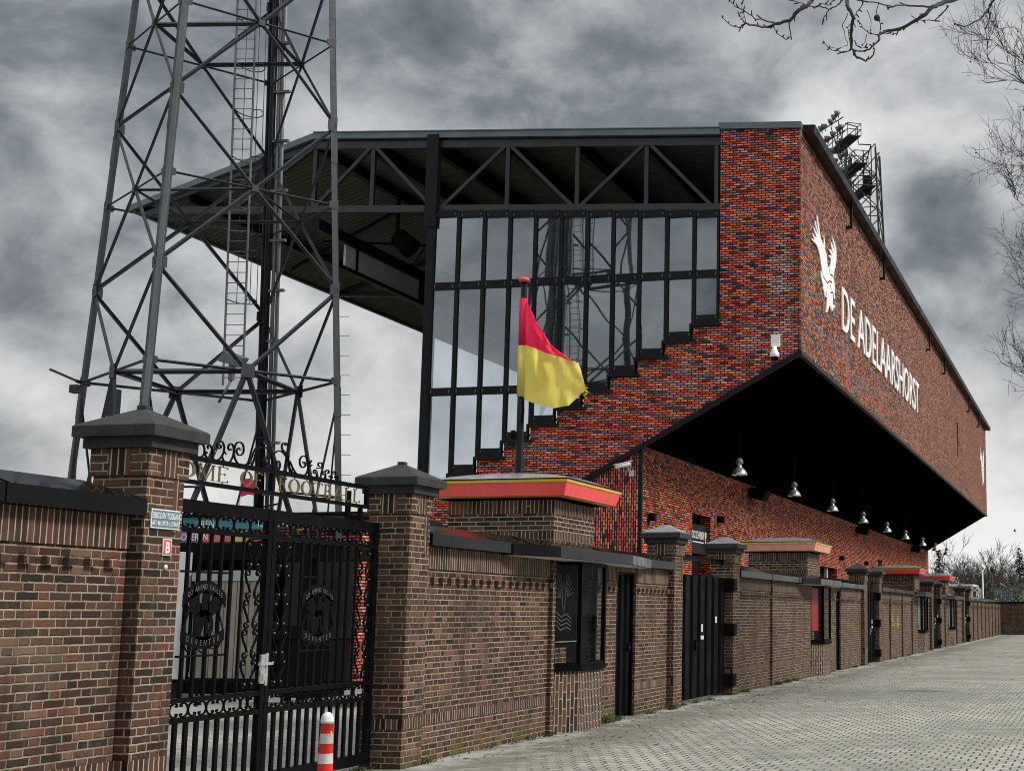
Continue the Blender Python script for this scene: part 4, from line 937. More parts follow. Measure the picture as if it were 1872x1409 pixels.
for y in (50.3, 58.6, 75.5, 83.4, 99.8, 108.3):
    h = MB(); h.box(XU + .14, XU + .22, y - .05, y + .05, 15.3, 16.115); h.box(XU + .003, XU + .22, y - .05, y + .05, 15.2, 15.297); h.build('spout', 'frame', G)
# trusses
TN = [-13.3, -15.56, -17.89, -20.28, -22.54, -24.6, -27.6]
for k, y in enumerate((YE + .12, 55.2, 68.2, 81.2, 94.2, 107.2)):
    t = MB(); w = .16 if k == 0 else .2
    def zt(x): return (zroof(x) if x > XK else zroof(XK) + (ZTIP - zroof(XK)) * (x - XK) / (XTIP - XK)) - .36
    t.bar((XT, y, zchord(XT) - (0 if k == 0 else 0)), (XTIP + .15, y, zchord(XTIP) - .08), w, .22)
    t.bar((XT, y, zt(XT)), (XK, y, zt(XK)), w, .24); t.bar((XK, y, zt(XK)), (XTIP + .2, y, zt(XTIP + .2) + .15), w, .2)
    for x in TN: 
        if x > -27: t.bar((x + (0), y + .02, zchord(x)), (x, y + .02, zt(x)), .13, .13)
    for a, c in ((-17.95, -20.05), (-17.83, -15.7), (-13.36, -15.42), (-13.2, -11.2), (-22.48, -20.45), (-22.6, -24.5), (-24.66, -27.3)): t.bar((a, y - .02, zt(a) - .05), (c, y - .02, zchord(c) + .05), .11, .11)
    t.bar((-11.05, y, zchord(-11)), (-11.05, y, zt(-11)), .12, .12)
    t.build('roof_truss', 'truss', STAND)
for x in TN[:-1] + [-29.2]:
    p = MB(); z = (zroof(x) if x > XK else zroof(XK) + (ZTIP - zroof(XK)) * (x - XK) / (XTIP - XK)) - .2; h = .5 if x > -23 else .34
    p.box(x - .11, x + .11, YE + .25, YF, z - .03, z); p.box(x - .025, x + .025, YE + .25, YF, z - h + .03, z - .03); p.box(x - .11, x + .11, YE + .25, YF, z - h, z - h + .03); p.build('roof_beam', 'frame', STAND)
for y in range(48, 112, 13):
    wb = MB()                       # wind bracing and hanging rods under the deck
    for a, c in ((-13.3, -17.89), (-17.89, -22.54), (-22.54, -27.6)):
        za = zroof(a) - .75; zc = (zroof(c) if c > XK else 15.9) - .75
        wb.bar((a, y, za), (c, y + 6.5, zc), .09); wb.bar((c, y, zc), (a, y + 6.5, za), .09)
    wb.bar((-24.6, y, 16.2), (-30.6, y + 3, 14.95), .1)
    wb.build('wind_brace', 'frame', STAND)
# billboard hung below the roof, loudspeakers
bb = MB(); 
for y0, y1 in ((44.4, 45.1), (45.15, 49.9), (50.35, 62)): bb.box(-24.74, -24.66, y0, y1, 13.22 + .02 * 0, 13.98)
B = bb.build('billboard', 'offwhite', STAND); f = MB(); f.box(-24.85, -24.55, 42.4, 70, 13.985, 14.35); f.box(-24.8, -24.6, 42.4, 70, 13.08, 13.215)
for y in (45.1, 49.95, 50.2): f.box(-24.78, -24.62, y, y + .12, 13.2, 14)
f.build('billboard_frame', 'frame', B)
for x, y in ((-22.9, 44.6), (-22.3, 46.4)):
    l = MB(); l.tube([(x, y, 14.25), (x + .55, y + .1, 13.75)], [.3, .36], 12); l.box(x - .05, x + .05, y - .05, y + .05, 14.2, 15.6); l.build('loudspeaker', 'black', STAND)
# corner column and the glazed screen
b = MB(); b.box(XG_ - .22, XG_ + .02, YE - .06, YE + .3, 2.0, 16.7)
b.box(XG_ - .30, XG_ + .10, YE - .12, YE - .06, 13.7, 16.75); b.box(XG_ - .26, XG_ + .06, YE - .125, YE - .05, 15.9, 16.0); b.build('corner_column', 'frame', STAND)
rails = [11.77, 8.41]
for i in range(11):
    x1, x0 = MX[i], MX[i + 1]; zb = ZB[i]; ztop = zchord((x0 + x1) / 2) - .12
    f = MB(); y0, y1 = YE - .05, YE + .12
    f.box(x0 - .058, x0 + .058, y0, y1, zb + .0, ztop); 
    if i == 0: f.box(x1 - .09, x1 - .02, y0, y1, zb, ztop)
    else: f.box(x1 - .055 - .07, x1 - .071, y0 + .02, y1, zb, ZB[i - 1])
    f.box(x0 + .071, x1 - .071, y0 + .005, y1, zb + .0, zb + .25); f.box(x0 + .071, x1 - .071, y0 + .005, y1, ztop - .22, ztop)
    f.box(x0 - .07, x1 + .07, y0 - .03, y1, zb - .10, zb - .005)
    rs = [r for r in rails if r > zb + .5]
    for r in rs: f.box(x0 + .071, x1 - .071, y0 + .005, y1, r - .12, r + .12)
    W = f.build('window', 'frame', STAND)
    ed = [ztop - .22] + [q for r in rs for q in (r + .12, r - .12)] + [zb + .25]
    scw = MB()
    for za, zc in zip(ed[::2], ed[1::2]):
        g = MB(); n1 = random.uniform(-.012, .012); n2 = random.uniform(-.012, .012)
        g.face([(x0 + .072, YE + .03 + n1, zc), (x1 - .072, YE + .03 + n2, zc), (x1 - .072, YE + .03 - n1, za), (x0 + .072, YE + .03 - n2, za)]); g.build('pane', 'glass', W)
        for xx in (x0 + .12, x1 - .12):
            for z in (za + .09, zc - .09): scw.box(xx - .018, xx + .018, y0 - .004, y0 + .004, z - .018, z + .018)
    scw.build('screw', 'tower_light', W)
b = MB(); b.box(XG_ - .05, XT, YE - .02, YE + .1, 13.84, 13.86); 
# emblem and lettering on the street wall
EAG = [(222,30),(232,80),(240,150),(252,215),(262,300),(275,340),(292,390),(303,425),(308,380),(306,300),(309,290),(316,350),(322,420),(320,455),(330,500),(340,520),(345,590),(352,640),(358,700),(370,690),(388,690),(397,650),(400,600),(396,570),(385,575),(376,555),(382,543),(400,545),(414,552),(404,525),(390,500),(381,478),(386,464),(400,472),(412,500),(422,530),(424,515),(414,470),(402,420),(396,375),(402,372),(414,400),(430,450),(440,495),(442,450),(430,390),(416,315),(421,308),(436,345),(446,385),(450,440),(450,490),(456,440),(458,395),(463,420),(466,470),(469,500),(469,560),(467,620),(458,680),(448,720),(438,770),(430,830),(442,880),(448,960),(449,1010),(445,1040),(452,1080),(446,1110),(436,1090),(430,1020),(420,1030),(422,1100),(424,1180),(444,1180),(449,1195),(440,1215),(436,1265),(430,1215),(424,1225),(418,1262),(404,1210),(400,1270),(392,1200),(386,1175),(372,1210),(358,1250),(346,1280),(338,1270),(344,1190),(350,1085),(333,1075),(322,1090),(314,1040),(312,1010),(300,985),(298,950),(304,935),(290,900),(278,850),(268,790),(264,735),(275,750),(287,790),(300,825),(310,835),(290,770),(278,700),(265,620),(258,560),(245,500),(232,450),(215,410),(190,380),(160,350),(147,328),(160,325),(182,345),(188,335),(170,295),(155,255),(168,262),(190,300),(208,315),(214,305),(190,240),(170,180),(176,178),(196,220),(216,262),(232,285),(215,220),(196,150),(190,95),(198,100),(208,150),(226,215),(242,275),(250,290),(236,215),(224,140),(220,60)]
def emblem(dy, sc_):
    e = MB(); pts = []
    for x, y in EAG:
        q = onX(1460 + x / 7.04, 390 + y / 7.045, XU); pts.append((q.y, q.z))
    cy = sum(p[0] for p in pts) / len(pts)
    poly = [(dy + (p[0] - cy) * sc_, p[1]) for p in pts]
    area = sum(a[0] * c[1] - c[0] * a[1] for a, c in zip(poly, poly[1:] + poly[:1]))
    if area < 0: poly = poly[::-1]
    e.prism(poly, lambda u, v, x: (x, u, v), XU + .012, XU + .05)
    E_ = e.build('eagle_emblem', 'white', STAND)
    l = MB()
    for ln in ([(300, 820), (352, 900), (380, 872), (410, 890)], [(372, 700), (390, 790), (420, 805), (428, 835)], [(398, 900), (390, 945), (402, 985)], [(390, 1020), (422, 1020)], [(345, 1005), (325, 1085)]):
        q = [onX(1460 + x / 7.04, 390 + y / 7.045, XU) for x, y in ln]; l.strap([(dy + (p.y - cy) * sc_, p.z) for p in q], .05, XU + .0505, XU + .053)
    l.build('emblem_line', 'frame', E_)
q = [onX(1460 + x / 7.04, 390 + y / 7.045, XU) for x, y in EAG]; cyE = sum(p.y for p in q) / len(q)
emblem(cyE, 1); emblem(112.9, .9)
b = MB(); words_mesh(b, 'DE ADELAARSHORST', 2.15, (XU + .015, 49.0, 11.3), YV, ZV, XV, .05, 0, 1.0)
ys = [v[1] for v in b.v]; zs = [v[2] for v in b.v]; k = (71.5 - 49.0) / (max(ys) - min(ys)); kz = (12.83 - 11.27) / (max(zs) - min(zs)); y00 = min(ys); z00 = min(zs)
b.v = [(x, 49.0 + (y - y00) * k, 11.27 + (z - z00) * kz) for x, y, z in b.v]; b.build('wall_lettering', 'white', STAND)
# small fittings on the lower wall
for y, z in ((42.8, 4.5), (51.2, 4.95), (76.9, 4.5), (85.4, 4.5)):
    l = MB(); l.box(XL + .002, XL + .22, y - .12, y + .14, z - .13, z + .1); l.build('wall_lamp', 'black', STAND)
for y in (56.1, 82.4, 107.5):
    l = MB(); l.prism([(XL + .05, 6.1), (XL + .6, 5.95), (XL + .75, 6.35), (XL + .15, 6.5)], lambda a, c, d: (a, d, c), y - .3, y + .5); l.box(XL, XL + .1, y, y + .2, 6.15, 6.45); l.build('wall_floodlight', 'black', STAND)
b = MB(); b.box(XU + .002, XU + .05, 92.5, 92.7, 11.4, 13.6); b.build('downpipe', 'frame', STAND)

# hanging lamps
LY = [45.0, 53.65, 61.85, 70.3, 78.6, 86.4, 95.2, 102.9, 110.6]
nm = ['nearest', 'second', 'third', 'fourth', 'fifth', 'sixth', 'seventh', 'eighth', 'farthest']
L0 = thing('pendant_lamp', (-11, LY[0], 5.92), 'nearest aluminium pendant lamp in the row under the black soffit', 'lamp', 'pendant lamps under the overhang')
b = MB(); b.lathe([(.25, 0), (.255, .01), (.24, .07), (.2, .15), (.13, .225), (.075, .27), (.07, .34), (.08, .35)], (-11, LY[0], 5.92), 24); b.lathe([(.245, .0), (.19, .14), (.1, .22), (0, .24)], (-11, LY[0], 5.922), 24); b.build('lamp_shade', 'lamp', L0)
b = MB(); b.lathe([(.0, .345), (.1, .345), (.125, .38), (.12, .46), (.07, .53), (.02, .55), (.0, .55)], (-11, LY[0], 5.92), 16); b.build('ballast', 'lampcap', L0)
b = MB(); b.tube([(-11, LY[0], 6.46), (-11, LY[0], 7.83)], .014, 6); b.build('rod', 'black', L0)
for i, y in enumerate(LY[1:]):
    c = copy_tree(L0); c.location.y = y; c['label'] = '%s aluminium pendant lamp %s under the black soffit' % (nm[i + 1], 'counted from the glazed end' if i < 7 else 'hanging at the far open end')

# cameras, hanging sign
T = thing('security_camera', (-9.15, YE - .2, 9.2), 'white dome security camera on the brick corner above the soffit edge', 'camera', 'security cameras')
b = MB(); b.box(-9.28, -9.02, YE - .14, YE - .003, 9.42, 9.78); b.build('junction_box', 'white', T)
b = MB(); b.lathe([(0, .3), (.06, .3), (.09, .18), (.14, .1), (.15, 0), (.13, -.02)], (-9.16, YE - .17, 9.12), 16); b.build('camera_body', 'white', T); b = MB(); b.lathe([(.13, 0), (.1, -.08), (.05, -.11), (0, -.12)], (-9.16, YE - .17, 9.1), 16); b.build('dome', 'black', T)
T = thing('security_camera', (-13.8, YE - .2, 5.9), 'white tubular security camera on the upright brick panel', 'camera', 'security cameras')
b = MB(); b.tube([(-13.55, YE - .25, 6.02), (-13.95, YE - .45, 5.9)], .07, 10); b.bar((-13.5, YE - .22, 6.1), (-14.0, YE - .47, 5.96), .16, .02); b.build('camera_body', 'white', T); b = MB(); b.bar((-13.6, YE + .05, 5.75), (-13.65, YE - .28, 5.94), .05); b.box(-13.66, -13.52, YE - .02, YE + .055, 5.66, 5.84); b.build('bracket', 'offwhite', T)
T = thing('hanging_banner', (XL - .12, 48.95, 4.5), 'black DICK SCHNEIDER banner hanging in the tall doorway of the lower wall', 'banner')
b = MB(); b.box(XL - .14, XL - .11, 47.78, 50.05, 3.62, 4.62); b.build('cloth', 'banner', T)
b = MB(); words_mesh(b, 'DICK SCHNEIDER', .36, (XL - .11, 48.92, 4.14), YV, ZV, XV, .004, 0, .56, 'CENTER', .004); b.box(XL - .11, XL - .106, 48.2, 49.65, 4.0, 4.035); b.build('lettering', 'white', T)
for y in (47.92, 49.9):
    b = MB()
    for z, r in ((4.3, .12), (3.98, .1)): b.tube([(XL - .109, y, z), (XL - .104, y, z)], r, 16, smooth=False)
    b.box(XL - .109, XL - .105, y - .04, y + .04, 3.98, 4.3); b.build('badge', 'seat', T)
b = MB(); b.box(XL - .13, XL - .12, 48.1, 48.12, 4.62, 4.95); b.box(XL - .13, XL - .12, 49.7, 49.72, 4.62, 4.95); b.build('cord', 'black', T)

# flag and its pole
PX_, PY_ = -9.83, 24.0
T = thing('flagpole', (PX_, PY_, 0), 'dark flagpole behind the nearest ticket booth, with a red disc finial', 'flagpole')
b = MB(); b.tube([(PX_, PY_, 0), (PX_, PY_, 3), (PX_, PY_, 7.42)], [.075, .07, .055], 14); b.build('pole', 'frame', T)
b = MB(); b.lathe([(0, -.02), (.085, -.015), (.105, .02), (.095, .05), (.05, .07), (0, .075)], (PX_, PY_, 7.44), 18); b.build('finial', 'sign_red', T)
b = MB(); b.tube([(PX_ + .06, PY_ - .05, 5.33), (PX_ + .08, PY_ - .06, 5.1), (PX_ + .05, PY_ - .06, 4.9)], .018, 6); b.tube([(PX_ + .06, PY_ - .05, 4.9), (PX_ + .03, PY_ - .07, 2.6)], .006, 5); b.lathe([(0, 0), (.05, .02), (.05, .15), (0, .17)], (PX_ - .1, PY_ - .06, 4.6), 8); b.build('halyard', 'black', T)
def curve(ctrl, s):
    for (s0, p0), (s1, p1) in zip(ctrl[:-1], ctrl[1:]):
        if s <= s1: k = (s - s0) / (s1 - s0); return (p0[0] + (p1[0] - p0[0]) * k, p0[1] + (p1[1] - p0[1]) * k)
    return ctrl[-1][1]
TOPC = [(0, (960, 541)), (.12, (966, 556)), (.3, (983, 592)), (.45, (996, 612)), (.62, (1010, 633)), (.8, (1030, 647)), (1, (1049, 661))]
MIDC = [(0, (956, 630)), (.3, (982, 639)), (.5, (1001, 647)), (.75, (1026, 653)), (1, (1053, 662))]
BOTC = [(0, (952, 727)), (.25, (980, 739)), (.5, (1012, 746)), (.75, (1040, 741)), (1, (1071, 712))]
vs = []; fs = []; mi = []; nu, nv = 48, 36
for i in range(nu + 1):
    s = i / nu; t_, m_, b_ = curve(TOPC, s), curve(MIDC, s), curve(BOTC, s)
    for j in range(nv + 1):
        v = j / nv; k = v / .48 if v < .48 else (v - .48) / .52; a, c = (t_, m_) if v < .48 else (m_, b_)
        bul = 4 * math.sin(math.pi * v) * max(0, s - .75) * 4 if v > .48 else 0
        px, py = a[0] + (c[0] - a[0]) * k + bul, a[1] + (c[1] - a[1]) * k
        dep = PY_ - .02 - (.10 * math.sin(s * 7.5 + v * 2.2) + .05 * math.sin(s * 17 - v * 5 + 1) + .03 * math.sin(v * 11 + s * 6) + .05 * mnoise.noise(Vector((s * 5, v * 7, 2)))+ .02 * mnoise.noise(Vector((s * 16 + v * 9, v * 12, 5)))) * min(1, s * 3)
        vs.append(onY(px, py, dep))
for i in range(nu):
    for j in range(nv):
        fs.append((i * (nv + 1) + j, i * (nv + 1) + j + 1, (i + 1) * (nv + 1) + j + 1, (i + 1) * (nv + 1) + j)); mi.append(0 if (j + .5) / nv < .48 else 1)
b = MB(); b.raw(vs, fs, 0, True); b.mi = mi
for q in ((1068, 705), (1071, 712), (1066, 718), (1069, 722)):      # frayed corner
    for _ in range(4): b.tube([onY(q[0] - 3, q[1], PY_ - .02), onY(q[0] + random.uniform(1, 7), q[1] + random.uniform(-5, 9), PY_ + random.uniform(-.08, .05))], .006, 4, 1)
T = thing('flag', (PX_, PY_, 6.3), 'red over yellow flag with a frayed corner, flying from the dark pole', 'flag'); b.build('cloth', ['flag_red', 'flag_yellow'], T)
b = MB(); b.tube([(PX_ - .0, PY_, 7.12), (PX_, PY_, 6.27)], .075, 12, 0); b.tube([(PX_, PY_, 6.27), (PX_, PY_, 5.36)], .078, 12, 1); b.build('sleeve', ['flag_red', 'flag_yellow'], T)

# ------------------------------------------------------------------ floodlight tower by the gate
C0 = Vector((-19.5, 29.35, 0)); U_ = Vector((-.175, .985, 0)).normalized(); V_ = Vector((U_.y, -U_.x, 0))
def hd(z): return 3.38 - .0605 * z
def legp(k, z): d = (-U_, V_, U_, -V_)[k]; return C0 + d * hd(z) * (1.04 if k in (0, 2) else 1) + ZV * z
TW = thing('floodlight_tower', C0, 'tall grey steel lattice floodlight tower behind the ornate gate', 'floodlight tower')
ZT = 23
for k in range(4):
    b = MB(); inw = (C0 - legp(k, 0)); inw.z = 0
    b.angle(legp(k, 0), legp(k, ZT), .15, .02, inw); 
    for z in (6.3, 12.2, 18): 
        for sg in (0,): b.angle(legp(k, z - .35) - inw.normalized() * .012, legp(k, z + .35) - inw.normalized() * .012, .165, .012, inw)
    if k == 0:
        d = (legp(1, 5) - legp(0, 5)).normalized(); 
        b.bar(legp(0, 3) + d * .10 - inw.normalized() * .1, legp(0, ZT) + d * .10 - inw.normalized() * .1, .11, .02, 1, upv=inw)
    if k == 1:
        z = 1.5
        while z < 9: b.tube([legp(1, z), legp(1, z) + V_ * .22], .007, 5); z += .45
    b.build('leg', ['tower', 'tower_light'], TW)
MZ = [6.76, 10.85, 14.75, 18.6, 22.5]; LZ = [8.85, 12.75, 16.7, 20.6]
def midp(k, z): return (legp(k, z) + legp((k + 1) % 4, z)) / 2
for k in range(4):
    b = MB(); k2 = (k + 1) % 4; out = midp(k, 5) - C0; out.z = 0
    def br(p, q, w=.085, t=.012): b.angle(p, q, w * .7, t, -out)
    br(midp(k, 6.76), legp(k, 0), .13, .015); br(midp(k, 6.76), legp(k2, 0), .13, .015)
    for kk in (k, k2):
        br(legp(kk, 6.6), (midp(k, 6.76) * .42 + legp(kk, 0) * .58), .055); br((midp(k, 6.76) * .62 + legp(kk, 0) * .38), legp(kk, 4.15), .05); br(legp(kk, 2.2), (midp(k, 6.76) * .42 + legp(kk, 0) * .58), .05)
    for i in range(4):
        for kk in (k, k2): br(midp(k, MZ[i]), legp(kk, LZ[i]), .10 if i % 2 == 0 else .085); br(legp(kk, LZ[i]), midp(k, MZ[i + 1]), .10 if i % 2 == 0 else .085)
    for i, z in enumerate(MZ): 
        for kk in (k, k2): br(legp(kk, z), midp(k, z), .055 if i else .07)
        g = midp(k, z); n = out.normalized() * .02; e = (legp(k2, 5) - legp(k, 5)).normalized(); s_ = .15 if i == 0 else .07
        b.prism([(-s_, -s_), (s_, -s_), (s_, s_), (-s_, s_)], lambda a, c, d: g + e * a + ZV * c + n * d, -.5, .5)
    for z in LZ + MZ:                              # gusset plates where the braces meet the legs
        for ka, kb in ((k, k2), (k2, k)):
            e = (legp(kb, z) - legp(ka, z)).normalized(); n = e.cross(ZV) * .012; g = legp(ka, z) + e * .13; h = .2 if z in LZ else .12
            b.prism([(-.12, -h), (.09, -h * .55), (.09, h * .55), (-.12, h)], lambda a, c, d: g + e * a + ZV * c + n * d, -1, 1)
    b.build('bracing', 'tower', TW)
for i, z in enumerate(MZ):
    b = MB()
    for k in range(4): b.angle(midp(k, z), midp((k + 1) % 4, z), (.085 if i != 1 else .05), .012, C0 + ZV * z - midp(k, z) * 1.0)
    b.build('ring_frame', 'tower', TW)
b = MB(); base = onD(426, 690, 34.2); top = onD(452, 0, 35.6); ld = (top - base); rail_d = rt * .23
for s_ in (-1, 1): b.bar(base + rail_d * s_ - ld * .02, top + rail_d * s_ + ld * .4, .05, .03)
n = 52; 
for i in range(n): 
    p = base + ld * (i / 37); b.tube([p - rail_d, p + rail_d], .011, 5)
LD = b.build('ladder', 'tower_light', TW)
b = MB()
for i in range(11):
    p = base + ld * (.2 + i * .125) ; q = [p - rail_d]
    bk = Vector((U_.x, U_.y, 0)) * -.0 + rt
    dirv = (-fw); dirv.z = 0; dirv.normalize()
    for a in range(0, 181, 20): q.append(p + rail_d * -math.cos(R(a)) * 1.35 + rt * .12 + (-dirv) * .55 * math.sin(R(a)))
    b.tube(q + [p + rail_d], .014, 5)
for a in (40, 90, 140): 
    o_ = rail_d * -math.cos(R(a)) * 1.35 + rt * .12 - dirv * .55 * math.sin(R(a)); b.tube([base + ld * .2 + o_, top + o_ + ld * .3], .009, 5)
b.build('ladder_cage', 'tower', LD)
for j, (o_, r) in enumerate(((.10, .07), (.28, .05), (.40, .05), (.17, .03))):
    b = MB(); side = (-V_ * 0 + rt) * o_ - fw * .25; b.tube([legp(2, .2) + side, legp(2, ZT) + side * .8], r, 8)
    if j == 1:
        z = 2
        while z < ZT: b.box(*[c for a in range(3) for c in ((legp(2, z) + side)[a] - (.22, .05, .03)[a], (legp(2, z) + side)[a] + (.28, .05, .03)[a])]); z += 1.25
    b.build('pipe', 'tower_light' if j in (1, 2) else 'frame', TW)
# small fittings on the tower
p = onD(425, 655, 32.8); b = MB(); b.prism([(-.28, -.05), (.2, -.2), (.3, .0), (-.12, .16)], lambda a, c, d: p + rt * a + ZV * c + fw * d, -.2, .2); b.box(p.x - .05, p.x + .05, p.y - .05, p.y + .05, p.z - .5, p.z); b.tube([p + ZV * -.5, p - ZV * 1.0 + rt * -.25], .03, 6); b.build('work_lamp', 'tower_light', TW)
b = MB(); p0, p1 = onD(94, 676, 33), onD(140, 696, 33); b.bar(p0, p1, .22, .05, upv=ZV); b.bar(p1, legp(3, 6.76), .06); b.box(p1.x - .1, p1.x + .1, p1.y - .1, p1.y + .1, p1.z - .28, p1.z - .1); b.build('street_light_arm', 'tower', TW)
b = MB(); q = legp(3, 4.2) + rt * .95; b.box(q.x - .1, q.x + .1, q.y - .1, q.y + .1, 5.0, 6.6); b.build('cable_box', 'tower', TW)

# ------------------------------------------------------------------ floodlight mast beyond the stand
MY = 129.0; FM = thing('floodlight_mast', (-21, MY, 0), 'distant floodlight mast with lamp racks and platforms above the roof edge', 'floodlight mast')
def fm(x, y): 
    q = onY(x, y, MY); return q
cx0 = fm(1578, 300).x; 
b = MB()
def mh(z): return 1.2 + (47 - z) * .035
for sx in (-1, 1):
    for sy in (-1, 1): b.bar((cx0 + sx * mh(0), MY + sy * mh(0), 0), (cx0 + sx * mh(43), MY + sy * mh(43), 43.6), .16)
for i in range(14):
    z0, z1 = 2 + i * 3, 5 + i * 3
    for (ax, ay), (bx_, by_) in (((-1, -1), (1, -1)), ((1, -1), (1, 1)), ((1, 1), (-1, 1)), ((-1, 1), (-1, -1))):
        b.bar((cx0 + ax * mh(z0), MY + ay * mh(z0), z0), (cx0 + bx_ * mh(z1), MY + by_ * mh(z1), z1), .08); b.bar((cx0 + bx_ * mh(z0), MY + by_ * mh(z0), z0), (cx0 + ax * mh(z1), MY + ay * mh(z1), z1), .08); b.bar((cx0 + ax * mh(z0), MY + ay * mh(z0), z0), (cx0 + bx_ * mh(z0), MY + by_ * mh(z0), z0), .07)
b.build('mast_lattice', 'twig', FM)
def pz(y): return fm(1550, y).z
# three working platforms stepping outwards, each with a rail
def Q(x, y, dy=0): v = onY(x, y, MY + dy); return v
# rails of lamps run away from the camera towards the pitch: upper left ends in the picture
PL = [((1525, 278), (1562, 250)), ((1537, 328), (1575, 298)), ((1556, 362), (1590, 345))]
for (xa, ya), (xb, yb) in PL:
    a, c = Q(xa, ya, 3.2), Q(xb, yb, -1.6); n = Vector((c - a).cross(ZV)).normalized(); b = MB(); zl = (a.z + c.z) / 2
    a.z = c.z = zl
    b.bar(a, c, 1.2, .12, upv=ZV)
    for hh in (.6, 1.15): b.bar(a + n * .65 + ZV * hh, c + n * .65 + ZV * hh, .06); b.bar(a - n * .65 + ZV * hh, c - n * .65 + ZV * hh, .06); b.bar(c + n * .65 + ZV * hh, c - n * .65 + ZV * hh, .06)
    for f_ in (0, .25, .5, .75, 1):
        for sg in (-1, 1): b.bar(a + (c - a) * f_ + n * .65 * sg, a + (c - a) * f_ + n * .65 * sg + ZV * 1.18, .06)
    b.build('platform', 'twig', FM)
b = MB()
for p, q in (((1519, 232), (1560, 370)), ((1532, 220), (1548, 300)), ((1500, 240), (1542, 214)), ((1507, 262), (1545, 238)), ((1511, 290), (1548, 265)), ((1530, 305), (1560, 283)), ((1542, 335), (1566, 318)), ((1545, 226), (1567, 232)), ((1567, 232), (1569, 262)), ((1569, 264), (1592, 265)), ((1592, 265), (1594, 340)), ((1592, 266), (1577, 320)), ((1540, 310), (1594, 312)), ((1578, 275), (1580, 345)), ((1590, 312), (1592, 420)), ((1560, 345), (1590, 362)), ((1548, 350), (1580, 420))): b.bar(Q(*p), Q(*q), .085)
b.build('lamp_rack', 'twig', FM)
for i, (x, y) in enumerate(((1501, 235), (1507, 231), (1519, 222), (1525, 214), (1531, 207), (1506, 258), (1513, 253), (1523, 245), (1533, 236), (1538, 232), (1514, 279), (1521, 275), (1532, 262), (1539, 257), (1527, 294), (1537, 286), (1545, 281), (1531, 318), (1542, 311), (1549, 306), (1543, 336), (1551, 331))):
    p = Q(x, y, random.uniform(-.4, .4)); d = Vector((-.7, -.25, -.35)).normalized(); b = MB(); b.tube([p - d * .28, p - d * .05, p + d * .2], [.1, .24, .31], 10); b.bar(p - d * .1, p + Vector((.1, 0, -.5)), .08); b.build('floodlight', 'lampcap', FM)
b = MB(); p = Q(1586, 338); b.box(p.x - .35, p.x + .35, p.y - .5, p.y + .5, p.z - .9, p.z + .7); b.build('ballast_box', 'frame', FM)

# ------------------------------------------------------------------ trees
ENV = None; RMIN = .006
def branch(b, p, d, L, r, depth, bend, spread, upw, ends=None, sides=5, seg=4):
    pts = [Vector(p)]; rad = [r]; d = Vector(d).normalized(); q = Vector(p)
    for i in range(seg):
        if ENV:
            o_ = q - ENV[0]; 
            if (o_.x / ENV[1]) ** 2 + (o_.y / ENV[1]) ** 2 + (o_.z / ENV[2]) ** 2 > 1: 
                if i == 0 and depth < 4: return
                rad[-1] = min(rad[-1], .004)
                pts_ = pts; break
        d = (d + Vector((random.uniform(-1, 1), random.uniform(-1, 1), random.uniform(-1, 1))) * bend + ZV * upw).normalized()
        q = q + d * (L / seg); pts.append(q.copy()); rad.append(r * (1 - .55 * (i + 1) / seg))
    if len(pts) < 2: return
    b.tube(pts, rad, sides if depth > 1 else 3, 0, True, False); seg = len(pts) - 1
    if depth == 0:
        if ends is not None: ends.append(q)
        return
    nb = random.choice((3, 4)) if depth > 1 else random.choice((3, 4, 5))
    for k in range(nb):
        i = random.randint(1, seg); f = pts[i]; ax = Vector((random.uniform(-1, 1), random.uniform(-1, 1), random.uniform(-1, 1))).normalized()
        nd = (d + ax * spread).normalized()
        branch(b, f, nd, L * random.uniform(.5, .78), max(rad[i] * .62, RMIN), depth - 1, bend, spread, upw, ends, sides, seg)
def tree(name, pos, h, r, label, depth=5, spread=.75, upw=.03, mat='fartwig', cat='tree', group=None, limbs=7, trunk_h=.3, crown_r=None, seed=1, rmin=None, bend=.16):
    random.seed(seed); pos = Vector(pos); T = thing(name, pos, label, cat, group)
    b = MB(); th = h * trunk_h; b.tube([pos, pos + ZV * th * .5, pos + ZV * th + Vector((.05 * h * random.uniform(-.3, .3), 0, 0))], [r * 1.25, r, r * .85], 10); top = pos + ZV * th; b.build('trunk', 'bark' if mat == 'twig' else mat, T)
    c = MB(); ends = []
    for k in range(limbs):
        a = 2 * math.pi * (k + random.uniform(-.3, .3)) / limbs; e = random.uniform(.35, 1.1); d = Vector((math.cos(a) * math.cos(e), math.sin(a) * math.cos(e), math.sin(e)))
        branch(c, top - ZV * th * random.uniform(0, .35), d, h * random.uniform(.28, .4), r * .5, depth - 1, bend, spread, upw, ends, 5, 4)
    branch(c, top, (0, 0, 1), h * .4, r * .7, depth - 1, bend * .8, spread, upw, ends)
    c.build('crown', mat, T); return T, ends
